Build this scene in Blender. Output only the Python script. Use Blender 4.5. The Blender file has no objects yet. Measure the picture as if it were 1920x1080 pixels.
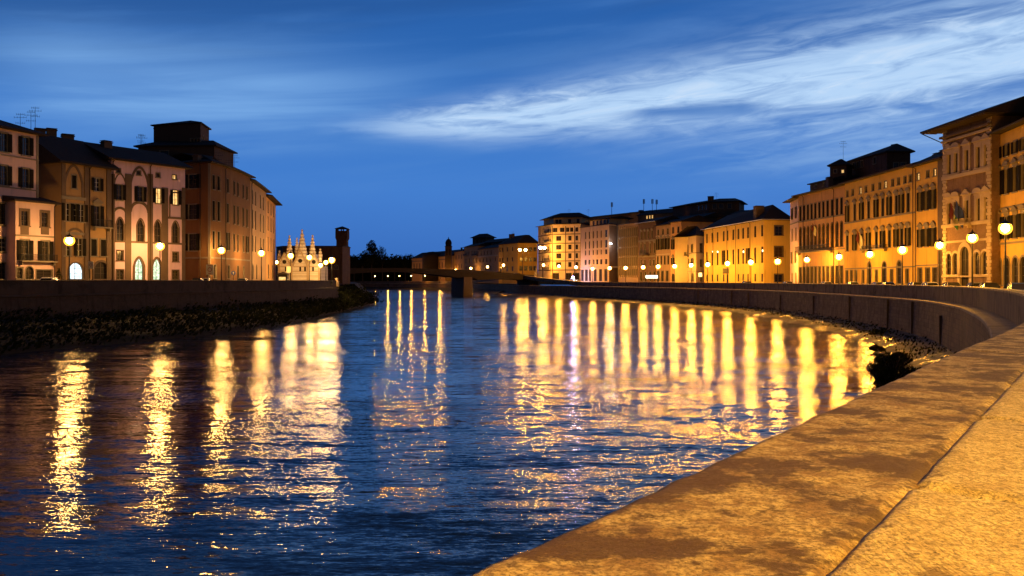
import bpy, bmesh, math, random
from mathutils import Vector, noise
random.seed(7)
R = math.radians
S = bpy.context.scene
C = S.collection
F = 1663.0          # focal length of the photograph in its own pixels
HZ = 526.0          # picture row of the horizon
CAMZ = 7.0          # eye height above the river

# ---------------------------------------------------------------- camera, sky, exposure
cam_d = bpy.data.cameras.new('camera'); cam = bpy.data.objects.new('camera', cam_d); C.objects.link(cam)
cam.location = (0, 0, CAMZ); cam.rotation_euler = (R(90), 0, 0)
cam_d.sensor_width = 36; cam_d.lens = F/1920*36; cam_d.shift_y = -(540-HZ)/1920
cam_d.clip_start = 0.05; cam_d.clip_end = 12000
S.camera = cam
S.view_settings.view_transform = 'Standard'; S.view_settings.look = 'None'
S.view_settings.exposure = 0; S.view_settings.gamma = 1
S.cycles.use_denoising = True; S.cycles.use_adaptive_sampling = False
S.cycles.max_bounces = 6; S.cycles.transparent_max_bounces = 8
S.cycles.sample_clamp_indirect = 6; S.cycles.use_light_tree = True
S.cycles.caustics_reflective = False

class NT:
    """tiny helper to write node graphs"""
    def __init__(s, t): s.t = t; t.nodes.clear()
    def n(s, ty, **k):
        o = s.t.nodes.new(ty)
        for a, b in k.items(): setattr(o, a, b)
        return o
    def l(s, a, b): s.t.links.new(a, b)
    def put(s, sock, v):
        if isinstance(v, bpy.types.NodeSocket): s.l(v, sock)
        else: sock.default_value = v
    def m(s, op, a, b=0.0, c=0.0):
        o = s.n('ShaderNodeMath', operation=op)
        for i, v in enumerate((a, b, c)): s.put(o.inputs[i], v)
        return o.outputs[0]
    def ss(s, v, a, b):
        o = s.n('ShaderNodeMapRange', interpolation_type='SMOOTHSTEP')
        s.put(o.inputs[0], v); s.put(o.inputs[1], a); s.put(o.inputs[2], b)
        return o.outputs[0]
    def mix(s, f, a, b, bt='MIX'):
        o = s.n('ShaderNodeMix', data_type='RGBA', blend_type=bt)
        s.put(o.inputs[0], f)
        for i, v in ((6, a), (7, b)):
            if not isinstance(v, bpy.types.NodeSocket) and len(v) == 3: v = (*v, 1)
            s.put(o.inputs[i], v)
        return o.outputs[2]
    def comb(s, x, y, z):
        o = s.n('ShaderNodeCombineXYZ')
        for i, v in enumerate((x, y, z)): s.put(o.inputs[i], v)
        return o.outputs[0]
    def noise(s, vec, scale, det=4, rough=.55, dist=0.0, col=False):
        o = s.n('ShaderNodeTexNoise'); s.l(vec, o.inputs['Vector'])
        o.inputs['Scale'].default_value = scale; o.inputs['Detail'].default_value = det
        o.inputs['Roughness'].default_value = rough; o.inputs['Distortion'].default_value = dist
        return o.outputs['Color' if col else 'Fac']

def make_world():
    W = bpy.data.worlds.new('World'); S.world = W; W.use_nodes = True
    T = NT(W.node_tree)
    tc = T.n('ShaderNodeTexCoord'); sp = T.n('ShaderNodeSeparateXYZ'); T.l(tc.outputs['Generated'], sp.inputs[0])
    x, y, z = sp.outputs
    zz = T.m('MAXIMUM', z, 0.0)
    hor = T.m('SQRT', T.m('ADD', T.m('MULTIPLY', x, x), T.m('MULTIPLY', y, y)))
    hor = T.m('MAXIMUM', hor, .02)
    e = T.m('DIVIDE', zz, hor)                      # tangent of the elevation
    az = T.m('ARCTAN2', x, y)                       # azimuth from straight ahead
    # clear dusk blue: a little paler low down, deeper above
    r = T.n('ShaderNodeValToRGB'); T.l(T.m('MULTIPLY', e, .5), r.inputs[0])
    el = r.color_ramp.elements
    el[0].position = 0; el[0].color = (.030, .120, .42, 1)
    el[1].position = .5; el[1].color = (.0015, .008, .035, 1)
    for p, c in ((.02, (.036, .155, .52)), (.10, (.050, .205, .62)), (.17, (.040, .185, .58)), (.26, (.022, .130, .44)), (.36, (.015, .10, .37)), (.5, (.007, .045, .19)), (.7, (.003, .016, .07))):
        k = el.new(p*.5); k.color = (*c, 1)
    base = r.outputs[0]
    # wisps: direction based, stretched along gently climbing bands
    tilt = T.m('SUBTRACT', e, T.m('MULTIPLY', az, .10))
    v = T.comb(T.m('MULTIPLY', az, 2.6), T.m('MULTIPLY', tilt, 26.0), 3.1)
    v2 = T.comb(T.m('MULTIPLY', az, 12.0), T.m('MULTIPLY', T.m('SUBTRACT', e, T.m('MULTIPLY', az, .10)), 66.0), 9.7)
    n1 = T.noise(v, 1.0, 6, .55, .5)
    n2 = T.noise(v2, 1.0, 7, .62, .8)
    v3 = T.comb(T.m('MULTIPLY', az, 1.4), T.m('MULTIPLY', tilt, 9.0), 5.5)
    n3 = T.noise(v3, 1.0, 4, .5, .6)
    def band(c0, sl, w0, w1, a0, a1, curve=0.0):
        line = T.m('ADD', T.m('MULTIPLY', az, sl), c0)
        if curve: line = T.m('ADD', line, T.m('MULTIPLY', T.m('MULTIPLY', az, az), curve))
        wob = T.m('MULTIPLY', T.m('SUBTRACT', n1, .5), .035)
        d = T.m('ADD', T.m('SUBTRACT', e, line), wob)
        w = T.m('MAXIMUM', T.m('ADD', T.m('MULTIPLY', az, w1), w0), .008)
        g = T.m('DIVIDE', d, w)
        g = T.m('EXPONENT', T.m('MULTIPLY', T.m('MULTIPLY', g, g), -1.0))
        return T.m('MULTIPLY', g, T.ss(az, a0, a1))
    main = band(.188, .078, .023, .078, -.24, -.02, .0)
    tex = T.ss(T.m('ADD', T.m('MULTIPLY', n2, .55), T.m('MULTIPLY', n1, .55)), .38, .66)
    main = T.m('MULTIPLY', main, T.m('ADD', T.m('MULTIPLY', tex, .85), .15))
    # dark blue bar lying across the bright cloud
    broad = T.m('MULTIPLY', band(.205, .06, .045, .10, -.10, .35), T.ss(T.m('ADD', T.m('MULTIPLY', n1, .6), T.m('MULTIPLY', n3, .4)), .36, .62))
    bar = band(.188, -.01, .0065, .0, .10, .17)
    bar = T.m('MULTIPLY', bar, T.m('SUBTRACT', 1.0, T.ss(az, .25, .30)))
    main = T.m('MULTIPLY', main, T.m('SUBTRACT', 1.0, T.m('MULTIPLY', bar, .95)))
    lowr = T.m('MULTIPLY', band(.125, .06, .030, .02, .05, .45), T.ss(n2, .4, .7))
    left = band(.205, .0, .045, .0, -.60, -.45)
    left = T.m('MULTIPLY', left, T.m('SUBTRACT', 1.0, T.ss(az, -.32, -.02)))
    left = T.m('MULTIPLY', left, T.m('ADD', .45, T.m('MULTIPLY', T.ss(n1, .35, .7), .55)))
    over = T.m('MULTIPLY', T.ss(n3, .48, .75), T.ss(e, .2, .45))
    veil = T.m('MULTIPLY', T.ss(n1, .42, .72), T.ss(e, .04, .16))
    dark = T.m('MULTIPLY', T.ss(n3, .45, .68), T.ss(e, .14, .24))
    c = T.mix(T.m('MULTIPLY', dark, .45), base, (.017, .070, .23))
    c = T.mix(T.m('MULTIPLY', veil, .28), c, (.085, .25, .62))
    c = T.mix(T.m('MULTIPLY', lowr, .65), c, (.18, .37, .72))
    c = T.mix(T.m('MULTIPLY', broad, .55), c, (.26, .45, .78))
    c = T.mix(T.m('MULTIPLY', left, .95), c, (.21, .44, .82))
    c = T.mix(T.m('MINIMUM', T.m('MULTIPLY', main, 1.15), 1.0), c, (.46, .66, .93))
    core = T.m('MULTIPLY', T.m('MULTIPLY', main, main), T.ss(n2, .5, .72))
    c = T.mix(T.m('MULTIPLY', core, .65), c, (.66, .78, .94))
    # the last trace of physical twilight
    sky = T.n('ShaderNodeTexSky', sky_type='NISHITA', sun_disc=False)
    sky.sun_elevation = R(-3); sky.sun_rotation = R(60)
    b0 = T.n('ShaderNodeBackground'); T.l(sky.outputs[0], b0.inputs[0]); b0.inputs[1].default_value = .05
    front = T.m('ADD', T.m('MULTIPLY', T.ss(T.m('DIVIDE', y, hor), -.3, .6), .85), .15)   # the night side behind the viewpoint is darker
    c = T.mix(1.0, c, T.comb(front, front, front), 'MULTIPLY')
    b1 = T.n('ShaderNodeBackground'); T.l(c, b1.inputs[0]); b1.inputs[1].default_value = 1.0
    ad = T.n('ShaderNodeAddShader'); T.l(b0.outputs[0], ad.inputs[0]); T.l(b1.outputs[0], ad.inputs[1])
    o = T.n('ShaderNodeOutputWorld'); T.l(ad.outputs[0], o.inputs[0])
make_world()
S.world.cycles.sampling_method = 'NONE'      # smooth sky: spend the light samples on the lamps

SODIUM = (1.0, .42, .035); LEFTCOL = (1.0, .50, .12)
SODIUM_Y = (1.0, .53, .05)
P_RIGHT, P_LEFT = 6400, 3500

# ---------------------------------------------------------------- helpers
def P(px, d): return Vector(((px-960)/F*d, d))
def Z(y, d): return CAMZ+(HZ-y)/F*d
def cr(pts, step=3.0):
    pts = [Vector(p) for p in pts]
    out = []
    for i in range(len(pts)-1):
        p0 = pts[max(i-1, 0)]; p1 = pts[i]; p2 = pts[i+1]; p3 = pts[min(i+2, len(pts)-1)]
        n = max(1, int((p2-p1).length/step))
        for k in range(n):
            t = k/n
            out.append(.5*((2*p1)+(p2-p0)*t+(2*p0-5*p1+4*p2-p3)*t*t+(3*p1-p0-3*p2+p3)*t**3))
    out.append(pts[-1]); return out
def tangents(c):
    r = []
    for i in range(len(c)):
        d = (c[min(i+1, len(c)-1)]-c[max(i-1, 0)]); r.append(d.normalized())
    return r
def offs(c, o):     # o metres to the right of travel
    return [p+Vector((t.y, -t.x))*o for p, t in zip(c, tangents(c))]

def props(o, label=None, cat=None, group=None, kind=None):
    if label: o['label'] = label
    if cat: o['category'] = cat
    if group: o['group'] = group
    if kind: o['kind'] = kind
    return o
def empty(name, loc, label=None, cat=None, group=None, rz=0):
    o = bpy.data.objects.new(name, None); C.objects.link(o); o.location = loc; o.rotation_euler = (0, 0, rz)
    o.empty_display_size = .3
    return props(o, label, cat, group)
def copy_tree(o, parent=None):
    c = o.copy(); C.objects.link(c); c.parent = parent
    for ch in o.children: copy_tree(ch, c)
    return c

class MB:
    def __init__(s): s.v = []; s.f = []; s.m = []
    def add(s, vs, fs, mi=0):
        k = len(s.v); s.v += [tuple(v) for v in vs]
        for f in fs: s.f.append(tuple(i+k for i in f)); s.m.append(mi)
        return s
    def box(s, x0, x1, y0, y1, z0, z1, mi=0):
        return s.add([(x0,y0,z0),(x1,y0,z0),(x1,y1,z0),(x0,y1,z0),(x0,y0,z1),(x1,y0,z1),(x1,y1,z1),(x0,y1,z1)],
                     [(0,3,2,1),(4,5,6,7),(0,1,5,4),(1,2,6,5),(2,3,7,6),(3,0,4,7)], mi)
    def quad(s, a, b, c, d, mi=0): return s.add([a, b, c, d], [(0, 1, 2, 3)], mi)
    def prism(s, poly, y0, y1, mi=0):      # poly in x,z extruded along y
        n = len(poly)
        s.add([(p[0], y0, p[1]) for p in poly]+[(p[0], y1, p[1]) for p in poly],
              [tuple(range(n)), tuple(reversed(range(n, 2*n)))]+[(i, (i+1) % n+0, (i+1) % n+n, i+n) for i in range(n)], mi)
        return s
    def lathe(s, prof, seg=12, c=(0, 0), mi=0, rot=0):
        vs = []; fs = []
        for r, z in prof:
            for k in range(seg):
                a = 2*math.pi*k/seg+rot; vs.append((c[0]+r*math.cos(a), c[1]+r*math.sin(a), z))
        for i in range(len(prof)-1):
            for k in range(seg):
                fs.append((i*seg+k, i*seg+(k+1) % seg, (i+1)*seg+(k+1) % seg, (i+1)*seg+k))
        fs.append(tuple(reversed(range(seg)))); fs.append(tuple((len(prof)-1)*seg+k for k in range(seg)))
        return s.add(vs, fs, mi)
    def tube(s, a, b, r0, r1=None, seg=6, mi=0):
        r1 = r0 if r1 is None else r1
        a = Vector(a); b = Vector(b); d = (b-a).normalized()
        u = d.orthogonal().normalized(); w = d.cross(u)
        vs = []
        for p, r in ((a, r0), (b, r1)):
            for k in range(seg):
                t = 2*math.pi*k/seg; vs.append(p+(u*math.cos(t)+w*math.sin(t))*r)
        return s.add(vs, [(k, (k+1) % seg, seg+(k+1) % seg, seg+k) for k in range(seg)]+[tuple(reversed(range(seg))), tuple(range(seg, 2*seg))], mi)
    def sweep(s, curve, prof, mi=0, zf=None, cap=True):
        t = tangents(curve); n = len(prof); vs = []; fs = []
        for p, d in zip(curve, t):
            nx, ny = d.y, -d.x
            for o, z in prof:
                x, y = p.x+nx*o, p.y+ny*o
                vs.append((x, y, z+(zf(p.x, p.y) if zf else 0)))
        for i in range(len(curve)-1):
            for k in range(n-1): fs.append((i*n+k, i*n+k+1, (i+1)*n+k+1, (i+1)*n+k))
        return s.add(vs, fs, mi)
    def mesh(s, name, mats):
        me = bpy.data.meshes.new(name); me.from_pydata(s.v, [], s.f)
        for m in (mats if isinstance(mats, (list, tuple)) else [mats]): me.materials.append(m)
        me.polygons.foreach_set('material_index', s.m); me.update()
        return me
    def build(s, name, mats, parent=None, loc=None, rz=0, smooth=False):
        me = s.mesh(name, mats)
        if smooth: me.polygons.foreach_set('use_smooth', [True]*len(me.polygons))
        o = bpy.data.objects.new(name, me); C.objects.link(o); o.parent = parent
        if loc is not None: o.location = loc
        o.rotation_euler = (0, 0, rz)
        return o
def inst(name, me, parent, loc, rz=0):
    o = bpy.data.objects.new(name, me); C.objects.link(o); o.parent = parent; o.location = loc; o.rotation_euler = (0, 0, rz); return o

# ---------------------------------------------------------------- materials
def mat(name, col, rough=.8, metal=0.0, emit=None, es=0.0, var=.18, vs=.6, bump=0.0, bs=8.0, spec=.4, stain=None, stain_s=.25, stain_r=(.5, .7), streaks=False, wet=False):
    m = bpy.data.materials.new(name); m.use_nodes = True; T = NT(m.node_tree)
    g = T.n('ShaderNodeNewGeometry').outputs['Position']
    b = T.n('ShaderNodeBsdfPrincipled'); o = T.n('ShaderNodeOutputMaterial'); T.l(b.outputs[0], o.inputs[0])
    n = T.noise(g, vs, 5, .6)
    c = T.mix(n, tuple(x*(1-var*1.6) for x in col), tuple(min(1, x*(1+var*1.3)) for x in col))
    if stain:
        sn = T.ss(T.noise(g, stain_s, 6, .65, .6), *stain_r); c = T.mix(sn, c, stain)
    T.put(b.inputs['Base Color'], c)
    b.inputs['Roughness'].default_value = rough; b.inputs['Metallic'].default_value = metal
    b.inputs['Specular IOR Level'].default_value = spec
    if streaks:
        mp = T.n('ShaderNodeMapping'); T.l(g, mp.inputs[0]); mp.inputs['Scale'].default_value = (1, 1, .12)
        c = T.mix(T.m('MULTIPLY', T.ss(T.noise(mp.outputs[0], 2.2, 6, .72), .47, .64), .75), c, tuple(x*.28 for x in col)); T.put(b.inputs['Base Color'], c)
    if wet:
        mp = T.n('ShaderNodeMapping'); T.l(g, mp.inputs[0]); mp.inputs['Scale'].default_value = (.25, .6, 1)
        w_ = T.ss(T.noise(mp.outputs[0], .8, 4, .6), .55, .60); T.put(b.inputs['Roughness'], T.m('SUBTRACT', rough, T.m('MULTIPLY', w_, rough-.06)))
    if emit: b.inputs['Emission Color'].default_value = (*emit, 1); b.inputs['Emission Strength'].default_value = es
    if bump:
        bp = T.n('ShaderNodeBump'); bp.inputs['Strength'].default_value = bump; bp.inputs['Distance'].default_value = .05
        T.l(T.noise(g, bs, 6, .65), bp.inputs['Height']); T.l(bp.outputs[0], b.inputs['Normal'])
    return m
def plaster(name, col, stain=None, var=.14):
    """painted render: vertical rain streaks, patches where the coat has faded"""
    m = bpy.data.materials.new(name); m.use_nodes = True; T = NT(m.node_tree)
    g = T.n('ShaderNodeNewGeometry').outputs['Position']
    mp = T.n('ShaderNodeMapping'); T.l(g, mp.inputs[0]); mp.inputs['Scale'].default_value = (1.2, 1.2, .16)
    b = T.n('ShaderNodeBsdfPrincipled'); o = T.n('ShaderNodeOutputMaterial'); T.l(b.outputs[0], o.inputs[0])
    st = T.noise(mp.outputs[0], 1.1, 6, .65, .3); big = T.noise(g, .22, 5, .6, .4); fine = T.noise(g, 3.5, 5, .7)
    c = T.mix(big, tuple(x*(1-var*1.8) for x in col), tuple(min(1, x*(1+var*1.2)) for x in col))
    c = T.mix(T.m('MULTIPLY', T.ss(st, .5, .74), .55), c, stain or tuple(x*.5 for x in col))
    c = T.mix(T.m('MULTIPLY', T.ss(fine, .52, .75), .22), c, tuple(x*.55 for x in col))
    T.put(b.inputs['Base Color'], c); b.inputs['Roughness'].default_value = .88; b.inputs['Specular IOR Level'].default_value = .2
    bp = T.n('ShaderNodeBump'); bp.inputs['Strength'].default_value = .35; bp.inputs['Distance'].default_value = .04
    T.l(fine, bp.inputs['Height']); T.l(bp.outputs[0], b.inputs['Normal'])
    return m
def brickmat(name, c1, c2, mortar, sc=1.0, w=.5, h=.25, along_x=False):
    m = bpy.data.materials.new(name); m.use_nodes = True; T = NT(m.node_tree)
    g = T.n('ShaderNodeNewGeometry').outputs['Position']
    sp = T.n('ShaderNodeSeparateXYZ'); T.l(g, sp.inputs[0])
    v = T.comb(T.m('ADD', sp.outputs[0], sp.outputs[1]), sp.outputs[2], 0.0)
    br = T.n('ShaderNodeTexBrick'); T.l(v, br.inputs['Vector']); br.inputs['Scale'].default_value = sc
    br.inputs['Brick Width'].default_value = w; br.inputs['Row Height'].default_value = h; br.inputs['Mortar Size'].default_value = .012
    br.inputs['Color1'].default_value = (*c1, 1); br.inputs['Color2'].default_value = (*c2, 1); br.inputs['Mortar'].default_value = (*mortar, 1)
    big = T.noise(g, .5, 6, .7, .5)
    c = T.mix(T.m('MULTIPLY', T.ss(big, .45, .7), .6), br.outputs[0], tuple(x*.4 for x in c1))
    mp = T.n('ShaderNodeMapping'); T.l(g, mp.inputs[0]); mp.inputs['Scale'].default_value = (1, 1, .12)
    c = T.mix(T.m('MULTIPLY', T.ss(T.noise(mp.outputs[0], 1.6, 6, .7), .48, .68), .7), c, tuple(x*.25 for x in c1))
    c = T.mix(T.m('MULTIPLY', T.ss(T.noise(mp.outputs[0], 3.3, 5, .7), .6, .75), .4), c, tuple(min(1, x*1.9) for x in c1))
    b = T.n('ShaderNodeBsdfPrincipled'); o = T.n('ShaderNodeOutputMaterial'); T.l(b.outputs[0], o.inputs[0])
    T.put(b.inputs['Base Color'], c); b.inputs['Roughness'].default_value = .85; b.inputs['Specular IOR Level'].default_value = .25
    bp = T.n('ShaderNodeBump'); bp.inputs['Strength'].default_value = .6; bp.inputs['Distance'].default_value = .03
    T.l(T.m('ADD', T.m('MULTIPLY', br.outputs[1], -1.0), T.noise(g, 9, 5, .7)), bp.inputs['Height']); T.l(bp.outputs[0], b.inputs['Normal'])
    return m
def emis(name, col, st):
    m = bpy.data.materials.new(name); m.use_nodes = True; T = NT(m.node_tree)
    e = T.n('ShaderNodeEmission'); e.inputs[0].default_value = (*col, 1); e.inputs[1].default_value = st
    o = T.n('ShaderNodeOutputMaterial'); T.l(e.outputs[0], o.inputs[0]); return m
def glowglass(name, col, st):
    """thin luminous lamp glass: lets the bulb inside shine through"""
    m = bpy.data.materials.new(name); m.use_nodes = True; T = NT(m.node_tree)
    e = T.n('ShaderNodeEmission'); e.inputs[0].default_value = (*col, 1); e.inputs[1].default_value = st
    t = T.n('ShaderNodeBsdfTransparent'); a = T.n('ShaderNodeAddShader'); T.l(e.outputs[0], a.inputs[0]); T.l(t.outputs[0], a.inputs[1])
    o = T.n('ShaderNodeOutputMaterial'); T.l(a.outputs[0], o.inputs[0]); return m
def litpane(name, c1, c2, st, sc=2.0):
    m = bpy.data.materials.new(name); m.use_nodes = True; T = NT(m.node_tree)
    g = T.n('ShaderNodeNewGeometry').outputs['Position']
    c = T.mix(T.ss(T.noise(g, sc, 4, .7), .4, .62), c1, c2)
    e = T.n('ShaderNodeEmission'); T.l(c, e.inputs[0]); e.inputs[1].default_value = st
    o = T.n('ShaderNodeOutputMaterial'); T.l(e.outputs[0], o.inputs[0]); return m

M = {}
M['glass'] = mat('dark_window_glass', (.015, .015, .018), .18, spec=.5, var=.3)
M['shutter'] = mat('shutter_paint', (.012, .010, .007), .85, spec=.08, var=.4, bump=.5, bs=14)
M['shutter_brown'] = mat('brown_shutter_paint', (.06, .034, .018), .8, spec=.1, var=.4, bump=.5, bs=14)
M['wood'] = mat('window_wood', (.09, .06, .035), .6, var=.3)
M['whitewood'] = mat('pale_window_wood', (.5, .46, .38), .6, var=.2)
M['trim'] = mat('grey_stone_trim', (.22, .18, .13), .85, var=.25, bump=.4)
M['trim_pale'] = mat('pale_stone_trim', (.46, .35, .23), .8, var=.22, bump=.4)
M['trim_brown'] = mat('brown_stone_trim', (.13, .085, .055), .85, var=.3, bump=.5)
M['iron'] = mat('black_iron', (.012, .012, .013), .45, metal=.3, var=.3)
M['roof'] = mat('dark_roof_tiles', (.030, .018, .014), .9, var=.4, vs=2.0, bump=.8, bs=5)
M['copper'] = mat('drainpipe_copper', (.06, .035, .02), .5, metal=.3, var=.3)
M['gutter'] = mat('pale_zinc_gutter', (.75, .72, .68), .35, metal=.5, var=.1)
M['lit_warm'] = litpane('warm_lit_window', (1.0, .62, .22), (.75, .35, .08), 1.5)
M['lit_white'] = litpane('white_lit_window', (.95, 1.0, .72), (.35, .55, .30), 1.5, 3)
M['lit_cyan'] = litpane('cool_lit_window', (.85, .95, 1.0), (.5, .7, .75), 1.7, 1.5)
M['dark_in'] = mat('dark_doorway', (.02, .014, .01), .9)
M['asphalt'] = mat('asphalt', (.05, .048, .045), .85, var=.25, vs=1.2, bump=.5, bs=30)
M['paving'] = mat('street_paving_stone', (.20, .18, .15), .85, var=.25, bump=.5, bs=12)
M['ground'] = mat('town_ground', (.09, .08, .065), .95, var=.3, vs=.1)
M['bank'] = mat('river_bank_earth', (.030, .022, .014), .95, var=.5, vs=.5, bump=1, bs=2, stain=(.03, .035, .015), stain_s=.4)
M['leaf'] = mat('dark_green_leaves', (.018, .022, .009), .95, spec=.05, var=.6, vs=1.5)
M['leaf2'] = mat('dry_grass_leaves', (.022, .018, .008), .8, var=.6, vs=1.5)
M['bark'] = mat('bark', (.06, .045, .03), .9, var=.4, bump=.8)
M['rivet'] = brickmat('embankment_wall_stone', (.26, .16, .09), (.17, .105, .065), (.06, .04, .025), 1.0, .95, .42)
M['concrete_l'] = mat('shade_darkened_wall_stone', (.055, .036, .030), .9, var=.3, vs=.8, bump=.7, bs=3, stain=(.02, .014, .012), stain_s=.35)  # shade of the unlit river face is put into this darker colour
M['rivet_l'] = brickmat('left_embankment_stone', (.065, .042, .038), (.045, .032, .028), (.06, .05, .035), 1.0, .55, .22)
M['concrete'] = mat('weathered_concrete', (.19, .12, .075), .9, var=.3, vs=.8, bump=.7, bs=3, stain=(.045, .028, .02), stain_s=.35, streaks=True)

# ================================================================ LARGE STRUCTURE
# ---- curves of the river walls (camera at 0,0; river flows away ahead)
WALL_R = [(-11.1, -14.5), (-.08, 1.60), (3.2, 6.45), (6.6, 11.4), (9.9, 16.6), (14.9, 25.3), (21.1, 36.6), (27.8, 50), (33.9, 63.5), (38.7, 75),
          (45.8, 97), (50, 120), (54, 150), (56, 175), (56.5, 200), (54.5, 225), (51, 250), (46, 275), (40.5, 300), (33.5, 325), (25, 352), (15, 385), (8, 415), (3, 436),
          (-6, 485), (-18, 540), (-32, 610), (-70, 690), (-130, 745), (-230, 780), (-420, 800)]
WALL_L = [(-92, -20), (-78, 20), (-70, 45), (-62, 75), (-56.3, 97), (-52, 113), (-46.5, 138), (-43, 163), (-41.3, 183), (-40.9, 207)]
EDGE_R = [(-14.5, -12), (-9, -3), (-3, 7), (3, 17), (8, 27), (14, 38.5), (22.8, 54), (30.4, 73.7), (36.8, 94.6), (40.6, 119), (44, 153), (45.4, 180), (45.6, 211), (43.5, 240), (38, 275),
          (32.5, 300), (26, 325), (18, 350), (8.5, 385), (1, 415), (-4, 436), (-12, 485), (-23, 540), (-38, 610), (-75, 688), (-132, 740), (-230, 774), (-420, 794)]
EDGE_L = [(-78, -20), (-66, 20), (-58, 50), (-49, 80), (-43.5, 97), (-39, 113), (-36.8, 125), (-36, 140), (-36.8, 159), (-38.2, 182), (-39.5, 215), (-40.4, 259), (-45, 290), (-53, 335), (-61, 385), (-69, 440), (-84, 520), (-110, 600), (-160, 670), (-420, 740)]
cR = cr(WALL_R, 2.5); cL = cr(WALL_L, 2.5)
def ramp(x, y): return 0 if y < 345 or y > 600 else min(3.2, (y-345)/85*3.2) if y < 470 else max(0, 3.2-(y-470)/130*3.2)
def water():
    m = bpy.data.materials.new('river_water'); m.use_nodes = True; T = NT(m.node_tree)
    g = T.n('ShaderNodeNewGeometry').outputs['Position']
    sc = T.n('ShaderNodeMapping'); T.l(g, sc.inputs[0]); sc.inputs['Scale'].default_value = (.26, 1.2, 1)
    sc.inputs['Rotation'].default_value = (0, 0, R(8))
    p = sc.outputs[0]
    calm = T.ss(T.noise(g, .045, 3, .5, .8), .34, .64)      # slicks and rougher patches
    amp = T.m('ADD', T.m('MULTIPLY', calm, .75), .5)
    acc = None
    accx = None
    for s_, a_, d_ in ((.32, .20, 2), (.95, .32, 2), (3.1, .36, 2), (9.5, .40, 2), (28.0, .40, 3)):
        n = T.noise(p, s_, d_, .5, .4, col=True)
        vm = T.n('ShaderNodeVectorMath', operation='SUBTRACT'); T.l(n, vm.inputs[0]); vm.inputs[1].default_value = (.5, .5, .5)
        vs = T.n('ShaderNodeVectorMath', operation='SCALE'); T.l(vm.outputs[0], vs.inputs[0]); vs.inputs['Scale'].default_value = a_
        if acc is None: acc = vs.outputs[0]
        else:
            va = T.n('ShaderNodeVectorMath', operation='ADD'); T.l(acc, va.inputs[0]); T.l(vs.outputs[0], va.inputs[1]); acc = va.outputs[0]
        if s_ > 2:      # only the short ripples tilt the surface sideways
            sx = T.n('ShaderNodeSeparateXYZ'); T.l(vs.outputs[0], sx.inputs[0]); accx = sx.outputs[0] if accx is None else T.m('ADD', accx, sx.outputs[0])
    vs = T.n('ShaderNodeVectorMath', operation='SCALE'); T.l(acc, vs.inputs[0]); T.l(amp, vs.inputs['Scale'])
    sp = T.n('ShaderNodeSeparateXYZ'); T.l(vs.outputs[0], sp.inputs[0])
    v = T.comb(T.m('MULTIPLY', T.m('MULTIPLY', accx, amp), .76), sp.outputs[1], 1.0)
    nm = T.n('ShaderNodeVectorMath', operation='NORMALIZE'); T.l(v, nm.inputs[0])
    b = T.n('ShaderNodeBsdfPrincipled'); o = T.n('ShaderNodeOutputMaterial'); T.l(b.outputs[0], o.inputs[0])
    b.inputs['Base Color'].default_value = (.012, .030, .075, 1)
    b.inputs['Roughness'].default_value = .065; b.inputs['IOR'].default_value = 1.36
    T.l(nm.outputs[0], b.inputs['Normal'])
    mb = MB(); mb.quad((-1200, -300, 0), (1200, -300, 0), (1200, 1500, 0), (-1200, 1500, 0))
    props(mb.build('river_water', m), 'dark blue rippling river carrying the lamp reflections', None, None, 'structure')
water()

def near(c, y0, y1): return [p for p in c if y0 <= p.y <= y1]
# ground sheets: riverbed to the horizon, town ground on both banks
mb = MB(); mb.quad((-9000, -3000, -1.2), (9000, -3000, -1.2), (9000, 11000, -1.2), (-9000, 11000, -1.2))
props(mb.build('ground', M['ground']), kind='structure')
mb = MB(); mb.sweep(cR, [(.5, 5.30), (700, 5.30)]); props(mb.build('right_bank_ground', M['ground']), kind='structure')
cLx = cL+[Vector((-49, 235)), Vector((-52, 290)), Vector((-64, 370)), Vector((-76, 440)), Vector((-92, 520)), Vector((-120, 605)), Vector((-170, 680)), Vector((-420, 750))]
mb = MB()
for a, b in zip(cLx[:-1], cLx[1:]):
    mb.quad((a.x-.3, a.y, 5.9), (b.x-.3, b.y, 5.9), (-1500, b.y*1.6, 5.9), (-1500, a.y*1.6, 5.9))
props(mb.build('left_bank_ground', M['ground']), kind='structure')
mb = MB(); mb.sweep(cR, [(.98, 5.30), (.98, 5.47), (3.6, 5.47), (3.6, 5.30)], zf=ramp); props(mb.build('right_river_pavement', M['paving']), kind='structure')
mb = MB(); mb.sweep(near(cR, -20, 440), [(3.6, 5.345), (10.4, 5.345)], zf=ramp); props(mb.build('right_quay_road', M['asphalt']), kind='structure')
mb = MB(); mb.sweep(near(cR, -20, 440), [(10.4, 5.30), (10.4, 5.47), (13.5, 5.47), (13.5, 5.3)], zf=ramp); props(mb.build('right_house_pavement', M['paving']), kind='structure')
mb = MB(); mb.sweep(cL, [(-.5, 5.9), (-.5, 6.05), (-3.2, 6.05), (-3.2, 5.9)]); props(mb.build('left_river_pavement', M['paving']), kind='structure')
mb = MB(); mb.sweep(cL, [(-3.2, 5.945), (-9.2, 5.945)]); props(mb.build('left_quay_road', M['asphalt']), kind='structure')
mb = MB(); mb.sweep(near(cR, -20, 440), [(6.95, 5.352), (7.1, 5.352)], zf=ramp); props(mb.build('right_road_centre_line', mat('road_paint', (.7, .68, .6), .7)), kind='structure')

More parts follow.
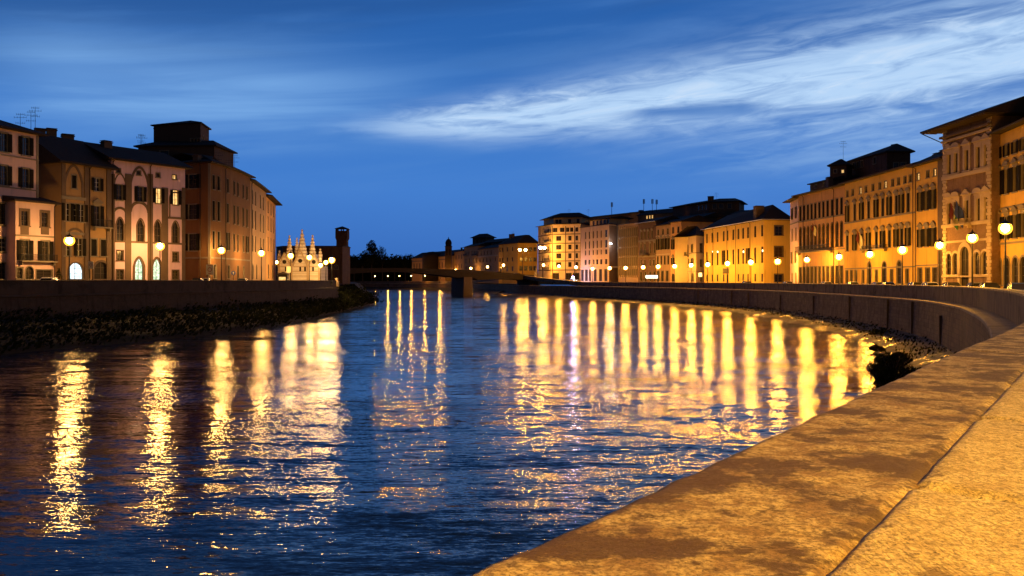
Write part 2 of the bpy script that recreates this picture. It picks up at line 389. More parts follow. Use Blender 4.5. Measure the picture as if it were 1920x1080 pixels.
# ---- embankment banks (earth and stone terraces between wall and water)
def strip(name, ca, cb, za, zb, m, n=26, label=None, amp=.35, N=150):
    def res(c, k):
        L = [0]
        for a, b in zip(c[:-1], c[1:]): L.append(L[-1]+(b-a).length)
        out = []; j = 0
        for i in range(k):
            t = L[-1]*i/(k-1)
            while j < len(L)-2 and L[j+1] < t: j += 1
            f = (t-L[j])/max(1e-6, L[j+1]-L[j]); out.append(c[j].lerp(c[j+1], min(1, f)))
        return out
    A = res(ca, N); B = res(cb, N); mb = MB(); vs = []; fs = []
    for a, b in zip(A, B):
        for k in range(n):
            t = k/(n-1); p = a.lerp(b, t)
            z = za(t) if callable(za) else za+(zb-za)*t
            z += amp*(noise.noise(Vector((p.x*.25, p.y*.25, 0)))+.5*noise.noise(Vector((p.x*.9, p.y*.9, 3))))*(1-abs(2*t-1)**3)
            vs.append((p.x, p.y, z))
    for i in range(N-1):
        for k in range(n-1): fs.append((i*n+k, i*n+k+1, (i+1)*n+k+1, (i+1)*n+k))
    mb.add(vs, fs); o = mb.build(name, m, smooth=True); props(o, label, kind='structure'); return o
def seg(pts, y0, y1): return [p for p in cr(pts, 2.0) if y0 <= p.y <= y1]
EPS = lambda t: 1.0-1.35*t**.8 if t < .93 else -.3-(t-.93)*4
strip('right_river_bank', [p for p in offs(cR, -1.1) if p.y < 470], [p for p in cr(EDGE_R, 2) if p.y < 470], EPS, 0,
      mat('terrace_stone', (.13, .09, .06), .75, var=.4, vs=.9, bump=.9, bs=2.5, stain=(.045, .04, .025), stain_s=.3, stain_r=(.45, .6), wet=True), n=12, N=260, amp=.25)
strip('far_river_bank', [p for p in offs(cR, -.3) if p.y >= 466], [p for p in cr(EDGE_R, 3) if p.y >= 466], 2.2, -.4, M['bank'], n=6, N=80)
cl2 = offs(cL, .5)
strip('left_river_bank', cl2+[Vector((-48.5, 232)), Vector((-51, 262)), Vector((-53, 300))], [p for p in cr(EDGE_L, 2) if p.y < 300],
      lambda t: 2.7-2.4*t**1.3 if t < .94 else .3-(t-.94)*14, 0, M['bank'], n=14, N=220, amp=.5)
strip('left_far_bank', [Vector((-53, 298)), Vector((-64, 370)), Vector((-76, 440)), Vector((-92, 520)), Vector((-120, 605)), Vector((-170, 680)), Vector((-420, 750))],
      [p for p in cr(EDGE_L, 3) if p.y >= 296], 5.9, -.4, M['bank'], n=8, N=80)

# ---- right embankment wall, with the parapet the camera leans on
def coping_material(tooled):
    m = bpy.data.materials.new('inner_coping_stone' if tooled else 'outer_coping_stone'); m.use_nodes = True; T = NT(m.node_tree)
    g = T.n('ShaderNodeNewGeometry').outputs['Position']
    b = T.n('ShaderNodeBsdfPrincipled'); o = T.n('ShaderNodeOutputMaterial'); T.l(b.outputs[0], o.inputs[0])
    grain = T.noise(g, 60, 6, .75); mid = T.noise(g, 9, 8, .74, .1); big = T.noise(g, 2.8, 10, .70, .15); pits = T.noise(g, 140, 3, .6)
    lightc, midc, darkc = ((.80, .62, .36), (.60, .43, .22), (.16, .09, .035)) if tooled else ((.60, .44, .25), (.30, .18, .08), (.075, .035, .012))
    c = T.mix(T.ss(mid, .42, .56), midc, lightc)
    c = T.mix(T.m('MULTIPLY', T.ss(grain, .46, .58), .75), c, tuple(x*.45 for x in midc))
    f = T.m('ADD', T.m('MULTIPLY', big, .72), T.m('MULTIPLY', mid, .34))
    c = T.mix(T.m('MULTIPLY', T.ss(f, *((.58, .63) if tooled else (.50, .565))), .92 if not tooled else .8), c, darkc)
    c = T.mix(T.m('MULTIPLY', T.ss(pits, .57, .66), .7), c, (.05, .03, .015))
    T.put(b.inputs['Base Color'], c); b.inputs['Roughness'].default_value = .72; b.inputs['Specular IOR Level'].default_value = .35
    h = T.m('ADD', T.m('MULTIPLY', grain, .5), T.m('MULTIPLY', mid, 1.2))
    h = T.m('SUBTRACT', h, T.m('MULTIPLY', T.ss(pits, .6, .7), .25))
    if tooled:
        mp = T.n('ShaderNodeMapping'); T.l(g, mp.inputs[0]); mp.inputs['Rotation'].default_value = (0, 0, R(-30)); mp.inputs['Scale'].default_value = (1.0, .22, 1)
        h = T.m('ADD', h, T.m('MULTIPLY', T.noise(mp.outputs[0], 75, 3, .6, .8), 1.1))
    bp = T.n('ShaderNodeBump'); bp.inputs['Strength'].default_value = .9; bp.inputs['Distance'].default_value = .012 if tooled else .010
    T.l(h, bp.inputs['Height']); T.l(bp.outputs[0], b.inputs['Normal'])
    return m
M['cop_o'] = coping_material(False); M['cop_i'] = coping_material(True)

wall_r = empty('embankment_wall', (0, 0, 0), 'long curving stone river wall with lit coping in the near right corner', 'river wall')
mb = MB(); mb.sweep([p for p in cR if p.y > -15], [(.0, 4.75), (.0, 6.335)], zf=ramp); mb.sweep(cR, [(.95, 6.335), (.95, 5.0)], zf=ramp)
mb.build('parapet', M['concrete'], wall_r)
# near coping as real worn stones, further on as plain sweeps
fine = [p for p in cr([(-3.2, -2.95), (-.08, 1.60), (3.2, 6.45), (6.6, 11.4), (9.9, 16.6)], .035) if p.y < 13.2 and p.y > -2.8]
TT = tangents(fine)
def coping_grid(o0, o1, n, inner):
    mb = MB(); vs = []; fs = []
    acc = 0; cuts = (1.02, 1.75, 2.7, 3.9, 5.0, 6.4, 7.6, 8.8, 10.2, 11.6) if inner else (6.9, 9.7, 12.3)
    rows = []
    for i, (p, t) in enumerate(zip(fine, TT)):
        if i: acc += (p-fine[i-1]).length
        nx, ny = t.y, -t.x; row = []
        yy = p.y
        for k in range(n+4):
            if k == 0: o = o0; z = 6.325
            elif k == 1: o = o0-.002 if not inner else o0; z = 6.43
            elif k == n+3: o = o1; z = 6.32
            else:
                o = o0+(o1-o0)*(k-2)/(n-1 if n > 1 else 1)
                x, y = p.x+nx*o, p.y+ny*o
                z = 6.45+.004*noise.noise(Vector((x*2.1, y*2.1, 1)))+.003*noise.noise(Vector((x*9, y*9, 5)))+.0012*noise.noise(Vector((x*31, y*31, 7)))
                e0 = (o-o0); e1 = (o1-o)
                j = .5+.5*noise.noise(Vector((x*6, y*6, 11)))
                if e0 < .03: z -= .012*(1-e0/.03)*(.35+j)
                if e1 < .018: z -= .010*(1-e1/.018)*(.4+j)
                wig = .012*noise.noise(Vector((o*4, yy*.7, 2)))
                for cpos in cuts:
                    dd = abs(yy-cpos+wig+(o-.5)*.18)
                    if dd < .04: z -= (.022 if inner else .014)*(1-dd/.04)
            wobb = .0025*noise.noise(Vector((p.x*2, p.y*2, 20+(o > .7))))+.0025*noise.noise(Vector((p.x*14, p.y*14, 24)))
            if k <= 2 or k >= n+2: o += wobb
            row.append((p.x+nx*o, p.y+ny*o, z))
        rows.append(row)
    w = n+4
    for r in rows: vs += r
    for i in range(len(rows)-1):
        for k in range(w-1): fs.append((i*w+k, i*w+k+1, (i+1)*w+k+1, (i+1)*w+k))
    mb.add(vs, fs); return mb
coping_grid(-.045, .508, 34, False).build('outer_coping', M['cop_o'], wall_r, smooth=True)
coping_grid(.515, 1.0, 30, True).build('inner_coping', M['cop_i'], wall_r, smooth=True)
far = [p for p in cR if p.y > 13.0]; far = [fine[-1]]+[p for p in far if p.y > fine[-1].y+.5]
mb = MB(); mb.sweep(far, [(-.045, 6.33), (-.045, 6.43), (-.03, 6.45), (.500, 6.45), (.508, 6.437)], zf=ramp)
mb.build('outer_coping', M['cop_o'], wall_r)
mb = MB(); mb.sweep(far, [(.512, 6.437), (.52, 6.45), (.98, 6.45), (1.0, 6.43), (1.0, 6.33)], zf=ramp)
mb.build('inner_coping', M['cop_i'], wall_r)
mb = MB(); mb.sweep([p for p in cR if p.y > -15], [(-.001, 4.90), (-1.15, 4.86), (-1.2, 4.82), (-1.2, 4.66), (-1.05, 4.62)])
mb.build('ledge', mat('ledge_stone', (.34, .26, .17), .8, var=.3, vs=1.2, bump=.7, bs=6, stain=(.12, .08, .05), stain_s=.6), wall_r)
mb = MB(); mb.sweep([p for p in cR if p.y > -15], [(-1.06, 4.66), (-1.10, 3.0), (-1.25, -.6)])
mb.build('lower_wall', M['rivet'], wall_r)
def at_px(curve, px):
    best = None
    for a, b in zip(curve[:-1], curve[1:]):
        if a.y < 12 or a.y > 460: continue
        fa = a.x-(px-960)/F*a.y; fb = b.x-(px-960)/F*b.y
        if fa*fb <= 0 and abs(fa-fb) > 1e-9:
            best = a.lerp(b, fa/(fa-fb)), (b-a).normalized(); 
            if best[0].y > 30: return best
    return best
for px, w_, dz in ((1316, .3, .2), (1380, .25, .2), (1412, .3, .4), (1474, .28, .6), (1538, .3, .3), (1608, .35, .0), (1683, .18, .0), (1731, .5, .0), (1790, .14, .9)):
    q = at_px(cR, px)
    if not q: continue
    p, t = q; a = math.atan2(t.y, t.x)
    b = MB(); b.prism([(-w_/2, -.4), (w_/2, -.4), (w_/2*.8, 4.60-dz), (-w_/2*.8, 4.60-dz)], 1.02, 1.33)
    b.build('drain_channel', M['trim_brown'], wall_r, loc=(p.x, p.y, 0), rz=a)

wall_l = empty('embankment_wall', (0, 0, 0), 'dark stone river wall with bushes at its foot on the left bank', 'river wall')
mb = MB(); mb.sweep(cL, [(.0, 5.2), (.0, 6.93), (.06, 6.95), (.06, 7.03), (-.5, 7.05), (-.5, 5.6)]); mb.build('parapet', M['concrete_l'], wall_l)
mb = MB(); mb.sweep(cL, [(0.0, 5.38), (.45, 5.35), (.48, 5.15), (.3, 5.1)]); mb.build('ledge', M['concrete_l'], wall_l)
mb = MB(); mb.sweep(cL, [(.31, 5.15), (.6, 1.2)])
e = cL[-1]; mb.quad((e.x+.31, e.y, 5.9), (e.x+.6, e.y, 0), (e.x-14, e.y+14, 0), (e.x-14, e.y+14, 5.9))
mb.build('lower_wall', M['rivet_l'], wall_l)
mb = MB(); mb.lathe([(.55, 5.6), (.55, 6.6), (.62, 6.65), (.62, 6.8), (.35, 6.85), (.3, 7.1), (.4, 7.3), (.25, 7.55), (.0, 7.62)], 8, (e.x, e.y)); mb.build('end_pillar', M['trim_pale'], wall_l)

# ---------------------------------------------------------------- buildings
WCACHE = {}
def arch_pts(w, h, kind, n=8):
    """outline of the opening's head, from left springing to right"""
    r = w/2
    if kind == 'round':
        sp = h-r; return sp, [(-r*math.cos(math.pi*i/n), sp+r*math.sin(math.pi*i/n)) for i in range(n+1)]
    rise = min(h*.6, r*1.75); sp = h-rise; out = []
    for i in range(n+1):
        t = i/n; x = -r+2*r*t; q = 1-abs(x)/r
        out.append((x, sp+rise*math.sin(q*math.pi/2)**.75))
    return sp, out
def window_meshes(w, h, arch, shut, glassm, trim, detail, ped, surround, wood='wood'):
    key = (round(w, 2), round(h, 2), arch, shut, glassm, trim, detail, ped, surround, wood)
    if key in WCACHE: return WCACHE[key]
    f = MB(); s = surround; dp = .24
    tm, gm = M[trim], M[glassm]
    if arch:
        sp, pts = arch_pts(w, h, arch)
        f.quad((-w/2, 0, 0), (-w/2, dp, 0), (-w/2, dp, sp), (-w/2, 0, sp)); f.quad((w/2, 0, 0), (w/2, dp, 0), (w/2, dp, sp), (w/2, 0, sp))
        for a, b in zip(pts[:-1], pts[1:]): f.quad((a[0], 0, a[1]), (a[0], dp, a[1]), (b[0], dp, b[1]), (b[0], 0, b[1]))
        if s:
            k = (w/2+s)/(w/2)
            op = [(x*k, sp+(z-sp)*((h-sp+s)/(h-sp))) for x, z in pts]
            f.box(-w/2-s, -w/2, -.06, .01, 0, sp); f.box(w/2, w/2+s, -.06, .01, 0, sp)
            for a, b, c, d in zip(pts[:-1], pts[1:], op[:-1], op[1:]):
                f.quad((a[0], -.06, a[1]), (b[0], -.06, b[1]), (d[0], -.06, d[1]), (c[0], -.06, c[1])); f.quad((c[0], -.06, c[1]), (d[0], -.06, d[1]), (d[0], .01, d[1]), (c[0], .01, c[1]))
    else:
        f.box(-w/2, -w/2+.06, -.0, dp, 0, h); f.box(w/2-.06, w/2, -.0, dp, 0, h); f.box(-w/2+.06, w/2-.06, 0, dp, h-.06, h)
        if s:
            f.box(-w/2-s, -w/2-.002, -.06, .02, 0, h+s); f.box(w/2+.002, w/2+s, -.06, .02, 0, h+s); f.box(-w/2, w/2, -.06, .02, h+.002, h+s)
    if s: f.box(-w/2-s-.05, w/2+s+.05, -.16, .03, -.16, -.003)
    if ped:
        W2 = w/2+s+.15; z0 = h+s+.25
        f.box(-W2+.1, W2-.1, -.1, .02, h+s+.003, z0)
        f.box(-W2, W2, -.3, .02, z0+.002, z0+.16)
        if ped == 'tri': f.prism([(-W2, z0+.17), (W2, z0+.17), (0, z0+.17+W2*.62)], -.26, .02)
        elif ped == 'seg': f.prism([(-W2, z0+.17)]+[(W2*-math.cos(math.pi*i/8), z0+.17+W2*.5*math.sin(math.pi*i/8)) for i in range(1, 8)]+[(W2, z0+.17)], -.26, .02)
    g = MB(); y = dp-.03
    g.quad((-w/2, y, 0), (w/2, y, 0), (w/2, y, h), (-w/2, y, h), 0)
    g.box(-.035, .035, y-.05, y-.01, 0, h, 1)
    for q in (.33, .66): g.box(-w/2+.03, w/2-.03, y-.04, y-.012, h*q-.02, h*q+.02, 1)
    sh = MB(); sw = w/2
    sh.box(-sw/2, sw/2, -.03, .03, .02, h-.02)
    nb = max(4, int(h/.22))
    for i in range(nb): sh.box(-sw/2+.05, sw/2-.05, -.045, -.031, .06+(h-.15)*i/nb, .06+(h-.15)*(i+.55)/nb)
    if not detail:
        k = len(f.v); f.v += g.v; f.f += [tuple(i+k for i in q) for q in g.f]; f.m += [1+m for m in g.m]
        if shut == 'open':
            for sx in (-1, 1): f.box(sx*(w/2+sw/2+.02)-sw/2, sx*(w/2+sw/2+.02)+sw/2, -.14, -.07, 0, h, 3)
        if shut == 'closed': f.box(-w/2, w/2, .03, .07, 0, h, 3)
    r = (f.mesh('window', [tm, gm, M[wood], M['shutter']]) if not detail else f.mesh('window', tm),
         g.mesh('pane', [gm, M[wood]]) if detail else None,
         sh.mesh('shutter', M['shutter']) if detail and shut else None)
    WCACHE[key] = r; return r

class Building:
    def __init__(s, name, label, pts, z, depth=12, wall=None, zb=5.35, cat='house', group=None, base_trim='trim', sc=1.0):
        pts = [(q[0], q[1]*sc) for q in pts]; z = CAMZ+(z-CAMZ)*sc
        if zb > 8: zb = CAMZ+(zb-CAMZ)*sc
        s.P = [P(*q) for q in pts]; s.z = z; s.zb = zb; s.depth = depth; s.wall = wall; s.px = [q[0] for q in pts]
        s.root = empty(name, (s.P[0].x, s.P[0].y, zb), label, cat, group)
        s.segs = []
        for a, b in zip(s.P[:-1], s.P[1:]):
            u = (b-a); L = u.length; u = u/L; s.segs.append(dict(a=a, b=b, u=u, L=L, ang=math.atan2(u.y, u.x), holes=[]))
        s.extra = MB(); s.trimname = base_trim
    def find(s, px):
        for i in range(len(s.segs)):
            if px < s.px[i+1] or i == len(s.segs)-1: break
        g = s.segs[i]; k = (px-960)/F
        t = (g['a'].y*k-g['a'].x)/(g['u'].x-g['u'].y*k); return g, t, g['a'].y+g['u'].y*t
    def W(s, g, t, y=0, z=0):      # facade coordinates -> root-local point (y into the house)
        p = g['a']+g['u']*t+Vector((-g['u'].y, g['u'].x))*y-s.P[0]
        return Vector((p.x, p.y, z-s.zb))
    def zz(s, px, y): g, t, d = s.find(px); return Z(y, d)
    def row(s, ref, y0, y1, pxs, w, arch=None, shut=None, glass='glass', trim='trim', detail=True, ped=None, sur=.14, lit=(), litm='lit_warm', wood='wood', shuts=None, name='window'):
        z1, z0 = s.zz(ref, y0), s.zz(ref, y1); z1 = min(z1, s.z-.12); z0 = max(z0, s.zb+.06)
        for i, px in enumerate(pxs):
            g, t, d = s.find(px); ww = w[i] if isinstance(w, (list, tuple)) else w
            if t-ww/2 < .12: t = .12+ww/2
            if t+ww/2 > g['L']-.12: t = g['L']-.12-ww/2
            if t-ww/2 < .02: continue
            if any(t-ww/2 < h[1] and t+ww/2 > h[0] and z0 < h[3] and z1 > h[2] for h in g['holes']): continue
            g['holes'].append((t-ww/2, t+ww/2, z0, z1, arch))
            pd = ped if ped in (None, 'tri', 'seg') else ('tri' if i % 2 == 0 else 'seg')
            gl = litm if i in lit else glass
            sh = shut if not shuts else shuts[i % len(shuts)]
            a, b, c = window_meshes(ww, z1-z0, arch, sh, gl, trim, detail, pd, sur, wood)
            o = inst(name, a, s.root, s.W(g, t, 0, z0), g['ang'])
            if b: inst('pane', b, o, (0, 0, 0))
            if c:
                if sh == 'open':
                    for sx in (-1, 1): inst('shutter', c, o, (sx*(ww/2+ww/4+.01), -.11, 0), random.choice((0, 0, 0, .12*sx)))
                elif sh == 'half':
                    inst('shutter', c, o, (-(ww/2+ww/4+.01), -.11, 0)); inst('shutter', c, o, (ww/4, .05, 0))
                else:
                    for sx in (-1, 1): inst('shutter', c, o, (sx*ww/4, .06, 0))
        return s
    def band(s, px, y0, y1, proud=.1, m='trim', name='cornice', p0=None, p1=None):
        z1, z0 = s.zz(px, y0), s.zz(px, y1); b = MB()
        for g in s.segs:
            t0, t1 = 0.0, g['L']
            if p0 is not None: g2, q, _ = s.find(p0); t0 = q if g2 is g else t0
            if p1 is not None: g2, q, _ = s.find(p1); t1 = q if g2 is g else t1
            c = [s.W(g, t0-.02, -proud), s.W(g, t1+.02, -proud), s.W(g, t1+.02, .015), s.W(g, t0-.02, .015)]
            v = [(q.x, q.y, z-s.zb) for z in (z0, z1) for q in c]
            b.add(v, [(0,3,2,1),(4,5,6,7),(0,1,5,4),(1,2,6,5),(2,3,7,6),(3,0,4,7)])
        b.build(name, M[m], s.root); return s
    def pier(s, px, w, y0=None, y1=None, proud=.12, m='trim', name='pilaster'):
        g, t, d = s.find(px); z1 = Z(y0, d) if y0 else s.z-.05; z0 = Z(y1, d) if y1 else s.zb
        t = min(max(t, w/2), g['L']-w/2)
        b = MB(); b.box(-w/2, w/2, -proud, .01, z0-s.zb, z1-s.zb)
        q = s.W(g, t); b.build(name, M[m], s.root, (q.x, q.y, 0), g['ang']); return s
    def pipe(s, px, m='copper'):
        g, t, d = s.find(px); q = s.W(g, t); b = MB(); b.tube((0, -.14, 0), (0, -.14, s.z-s.zb-.35), .07); b.tube((0, -.14, s.z-s.zb-.35), (0, -.5, s.z-s.zb-.05), .07)
        b.build('drainpipe', M[m], s.root, (q.x, q.y, 0), g['ang']); return s
    def relief_arch(s, px, w, y0, y1, kind='point', th=.35, m='trim_brown'):
        """flat stone arch set in the plaster, springing at y1, crown at y0"""
        g, t, d = s.find(px); z1, z0 = Z(y0, d), Z(y1, d); h = z1-z0; sp, pts = arch_pts(w, h, kind, 14)
        k = (w/2+th)/(w/2); op = [(x*k, sp+(z-sp)*((h-sp+th)/(h-sp))) for x, z in pts]
        b = MB(); pr = -.07
        if sp > .05: b.box(-w/2-th, -w/2, pr, .01, 0, sp); b.box(w/2, w/2+th, pr, .01, 0, sp)
        for a, c, e_, f in zip(pts[:-1], pts[1:], op[:-1], op[1:]):
            b.quad((a[0], pr, a[1]), (c[0], pr, c[1]), (f[0], pr, f[1]), (e_[0], pr, e_[1]))
            b.quad((e_[0], pr, e_[1]), (f[0], pr, f[1]), (f[0], .01, f[1]), (e_[0], .01, e_[1])); b.quad((a[0], pr, a[1]), (c[0], pr, c[1]), (c[0], .01, c[1]), (a[0], .01, a[1]))
        q = s.W(g, t, 0, z0); b.build('stone_arch', M[m], s.root, q, g['ang']); return s
    def balcony(s, p0, p1, y0, y1, out=.9, m='trim', solid=False):
        g, t0, d = s.find(p0); g2, t1, d1 = s.find(p1); z1, z0 = Z(y0, d), Z(y1, d); t1 = t1 if g2 is g else g['L']
        b = MB(); w = t1-t0; h = z1-z0
        b.box(0, w, -out, .0, 0, .16)
        for x in (.25, w-.25): b.prism([(x-.1, -.02), (x+.1, -.02), (x+.1, -.4), (x-.1, -.4)], -.5, 0)
        q = s.W(g, t0, 0, z0); o = b.build('balcony', M[m], s.root, q, g['ang'])
        r = MB()
        r.box(.03, w-.03, -out+.02, -out+.07, h-.05, h); r.box(.03, w-.03, -out+.02, -out+.07, .22, .26)
        for x in (.03, w-.07): r.box(x, x+.04, -out+.07, 0, h-.05, h); r.box(x, x+.04, -out+.07, 0, .22, .26)
        n = max(4, int(w/.14))
        for i in range(n+1): x = .05+(w-.1)*i/n; r.box(x-.012, x+.012, -out+.03, -out+.055, .26, h-.05)
        for k in range(5):
            yk = -out+.1+k*out*.18
            for x in (.04, w-.06): r.box(x, x+.02, yk, yk+.02, .26, h-.05)
        r.build('railing', M[m] if solid else M['iron'], o); return s
    def done(s, rise=3.0, hip=0.0, oh=.7, gutter=False, roofm='roof', fascia=.22, rim=None):
        # walls
        mb = MB()
        for g in s.segs:
            xs = sorted({0.0, g['L'], *[h[0] for h in g['holes']], *[h[1] for h in g['holes']]}); zs = sorted({s.zb-.3, s.z, *[h[2] for h in g['holes']], *[h[3] for h in g['holes']]})
            for i in range(len(xs)-1):
                if xs[i+1]-xs[i] < 1e-5: continue
                for j in range(len(zs)-1):
                    if zs[j+1]-zs[j] < 1e-5: continue
                    cx, cz = (xs[i]+xs[i+1])/2, (zs[j]+zs[j+1])/2
                    if any(h[0] < cx < h[1] and h[2] < cz < h[3] for h in g['holes']): continue
                    mb.quad(s.W(g, xs[i], 0, zs[j]), s.W(g, xs[i+1], 0, zs[j]), s.W(g, xs[i+1], 0, zs[j+1]), s.W(g, xs[i], 0, zs[j+1]))
            for h in g['holes']:
                if h[4]:
                    cx = (h[0]+h[1])/2; sp, pts = arch_pts(h[1]-h[0], h[3]-h[2], h[4])
                    for a, b in zip(pts[:-1], pts[1:]):
                        mb.quad(s.W(g, cx+a[0], 0, h[2]+a[1]), s.W(g, cx+b[0], 0, h[2]+b[1]), s.W(g, cx+b[0], 0, h[3]), s.W(g, cx+a[0], 0, h[3]))
        g0, g1 = s.segs[0], s.segs[-1]; D = s.depth
        bp = []
        for i, p in enumerate(s.P):     # back line
            if i == 0: n = Vector((-g0['u'].y, g0['u'].x))
            elif i == len(s.P)-1: n = Vector((-g1['u'].y, g1['u'].x))
            else: n = (Vector((-s.segs[i-1]['u'].y, s.segs[i-1]['u'].x))+Vector((-s.segs[i]['u'].y, s.segs[i]['u'].x))).normalized()
            bp.append((p-s.P[0], n))
        lo, hi = -.3, s.z-s.zb
        for (p, n) in (bp[0], bp[-1]):
            q = p+n*D; mb.quad((p.x, p.y, lo), (q.x, q.y, lo), (q.x, q.y, hi), (p.x, p.y, hi))
        for (p, n), (p2, n2) in zip(bp[:-1], bp[1:]):
            a, b = p+n*D, p2+n2*D; mb.quad((a.x, a.y, lo), (b.x, b.y, lo), (b.x, b.y, hi), (a.x, a.y, hi))
        mb.build('wall', s.wall, s.root)
        # roof
        rf = MB(); rows = []
        last = len(bp)-1
        for i, (p, n) in enumerate(bp):
            ex = -g0['u']*oh if i == 0 else g1['u']*oh if i == last else Vector((0, 0))
            hx = g0['u']*hip*D/2 if i == 0 else -g1['u']*hip*D/2 if i == last else Vector((0, 0))
            f = p+ex-n*oh; r = p+ex+n*D/2+hx; b = p+ex+n*(D+oh)
            rows.append([(f.x, f.y, hi+.002), (f.x, f.y, hi+fascia), (r.x, r.y, hi+fascia+rise), (b.x, b.y, hi+fascia), (b.x, b.y, hi+.002)])
        for a, b in zip(rows[:-1], rows[1:]):
            for k in range(5): rf.quad(a[k], b[k], b[(k+1) % 5], a[(k+1) % 5])
        for a in (rows[0], rows[-1]): rf.add([a[1], a[2], a[3]], [(0, 1, 2)]); rf.quad(a[0], a[1], a[3], a[4])
        ro = rf.build('roof', M[roofm], s.root)
        s.roof = ro
        if gutter:
            gt = MB()
            for a, b in zip(rows[:-1], rows[1:]):
                A = Vector(a[1]); B = Vector(b[1]); n = (B-A).normalized(); o = Vector((n.y, -n.x, 0))*.08
                gt.tube(A+o-Vector((0, 0, .05)), B+o-Vector((0, 0, .05)), .09, seg=6)
            gt.build('gutter', M['gutter'], ro)
        return s
    def chimney(s, px, y, w=.9, h=None, back=4.0, m='trim_brown', pots=1):
        g, t, d = s.find(px); k = 1+back/max(d, 1)*abs(g['u'].x)*0
        q = s.W(g, t, back); dd = q.y+s.P[0].y; zt = Z(y, dd)
        b = MB(); z0 = s.z-.2; b.box(-w/2, w/2, -w*.4, w*.4, z0-s.zb, zt-.35-s.zb); b.box(-w/2-.1, w/2+.1, -w*.4-.1, w*.4+.1, zt-.34-s.zb, zt-.2-s.zb)
        for i in range(3): x = -w/2+.12+i*(w-.24)/2; b.box(x-.07, x+.07, -w*.35, w*.35, zt-.2-s.zb, zt-.06-s.zb)
        b.box(-w/2-.08, w/2+.08, -w*.45, w*.45, zt-.06-s.zb, zt-s.zb)
        b.build('chimney', M[m], s.roof, (q.x, q.y, 0), g['ang']); return s
    def aerial(s, px, y, base_y, kind='tv', back=5.0):
        g, t, d = s.find(px); q = s.W(g, t, back); dd = q.y+s.P[0].y; zt = Z(y, dd)-s.zb; z0 = s.z-s.zb
        # correct the sideways shift so that it stands over the wanted spot of the ridge
        x = (px-960)/F*dd-s.P[0].x
        b = MB(); r = .035 if kind == 'tv' else .12
        b.tube((x, q.y, z0), (x, q.y, zt), r, r*.7, 5)
        if kind == 'tv':
            for i, (dz, w) in enumerate(((.15, .5), (.55, .8), (1.3, .6))):
                b.tube((x-w, q.y, zt-dz), (x+w, q.y, zt-dz-.05), .022, seg=4)
                for j in range(5): xx = x-w+2*w*j/4; b.tube((xx, q.y, zt-dz-.14), (xx, q.y, zt-dz+.14), .016, seg=4)
        else:
            for a in (0, 2.1, 4.2): b.box(x+.35*math.cos(a)-.14, x+.35*math.cos(a)+.14, q.y+.35*math.sin(a)-.1, q.y+.35*math.sin(a)+.1, zt-2.0, zt-.1)
        b.build('aerial', M['iron'], s.roof); return s

# plaster colours
W_ = dict(pink=plaster('pink_plaster', (.68, .46, .42)), pinkviolet=plaster('rose_plaster', (.76, .52, .62), stain=(.45, .28, .25)), ochre=plaster('ochre_plaster', (.36, .22, .10)),
          orange=plaster('orange_plaster', (.20, .10, .042)), yellow=plaster('yellow_plaster', (.72, .46, .10), var=.06), brown=plaster('brown_plaster', (.15, .09, .06)),
          cream=plaster('cream_plaster', (.70, .52, .30)), palazzo=plaster('palazzo_ochre_plaster', (.70, .42, .09)), salmon=plaster('salmon_plaster', (.68, .38, .15)),
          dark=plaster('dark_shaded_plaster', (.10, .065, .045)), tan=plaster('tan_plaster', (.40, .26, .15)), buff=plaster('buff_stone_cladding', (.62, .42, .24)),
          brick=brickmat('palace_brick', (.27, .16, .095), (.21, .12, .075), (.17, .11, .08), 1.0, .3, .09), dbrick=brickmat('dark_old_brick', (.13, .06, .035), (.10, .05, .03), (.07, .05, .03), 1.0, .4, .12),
          marble=None)
def striped_marble():
    m = bpy.data.materials.new('striped_marble'); m.use_nodes = True; T = NT(m.node_tree)
    g = T.n('ShaderNodeNewGeometry').outputs['Position']; sp = T.n('ShaderNodeSeparateXYZ'); T.l(g, sp.inputs[0])
    f = T.m('FRACT', T.m('MULTIPLY', sp.outputs[2], 1.25)); k = T.m('MULTIPLY', T.m('GREATER_THAN', f, .62), .75)
    c = T.mix(T.noise(g, 1.6, 5, .7), (.80, .74, .66), (.52, .44, .36)); k = T.m('MULTIPLY', k, T.m('ADD', T.m('MULTIPLY', T.ss(sp.outputs[2], 11.0, 13.0), .55), .3)); c = T.mix(k, c, (.22, .16, .14))
    b = T.n('ShaderNodeBsdfPrincipled'); o = T.n('ShaderNodeOutputMaterial'); T.l(b.outputs[0], o.inputs[0]); T.put(b.inputs['Base Color'], c); b.inputs['Roughness'].default_value = .6
    return m
W_['marble'] = striped_marble()
GL = 'houses along the left quay'; GR = 'houses along the right quay'; GF = 'houses beyond the bridge'; GB = 'dark houses rising behind the quay fronts'
LB = 5.95
# ---- left bank
b = Building('apartment_house', 'tall pink plaster house with dark open shutters at the left edge of the photo', [(-90, 106), (72, 118)], 26.3, 13, W_['pink'], LB, group=GL)
b.row(48, 257, 291, [-75, -34, 7, 48], 1.15, shut='open').row(48, 316, 352, [-75, -34, 7, 48], 1.15, shut='open').row(10, 382, 421, [-75, -34, 8], 1.15, shut='open')
b.row(6, 447, 471, [-35, 5], 1.1, shut=None, sur=.25, wood='whitewood').row(6, 492, 523, [-36, 5], 1.6, arch='round')
for y in (296, 354, 423, 473): b.band(48 if y < 400 else 8, y, y+2.2, .09, 'trim')
b.pier(71, .35, proud=.06, m='trim').done(2.4, .5, .9).chimney(74, 240, 1.2, back=3).aerial(66, 200, 240).aerial(58, 208, 240).aerial(38, 212, 240)
b = Building('small_house', 'low three storey pink house with a long iron balcony, in front of the pink house', [(29, 112.5), (103, 117.8)], 17.1, 9, W_['pink'], LB, group=GL)
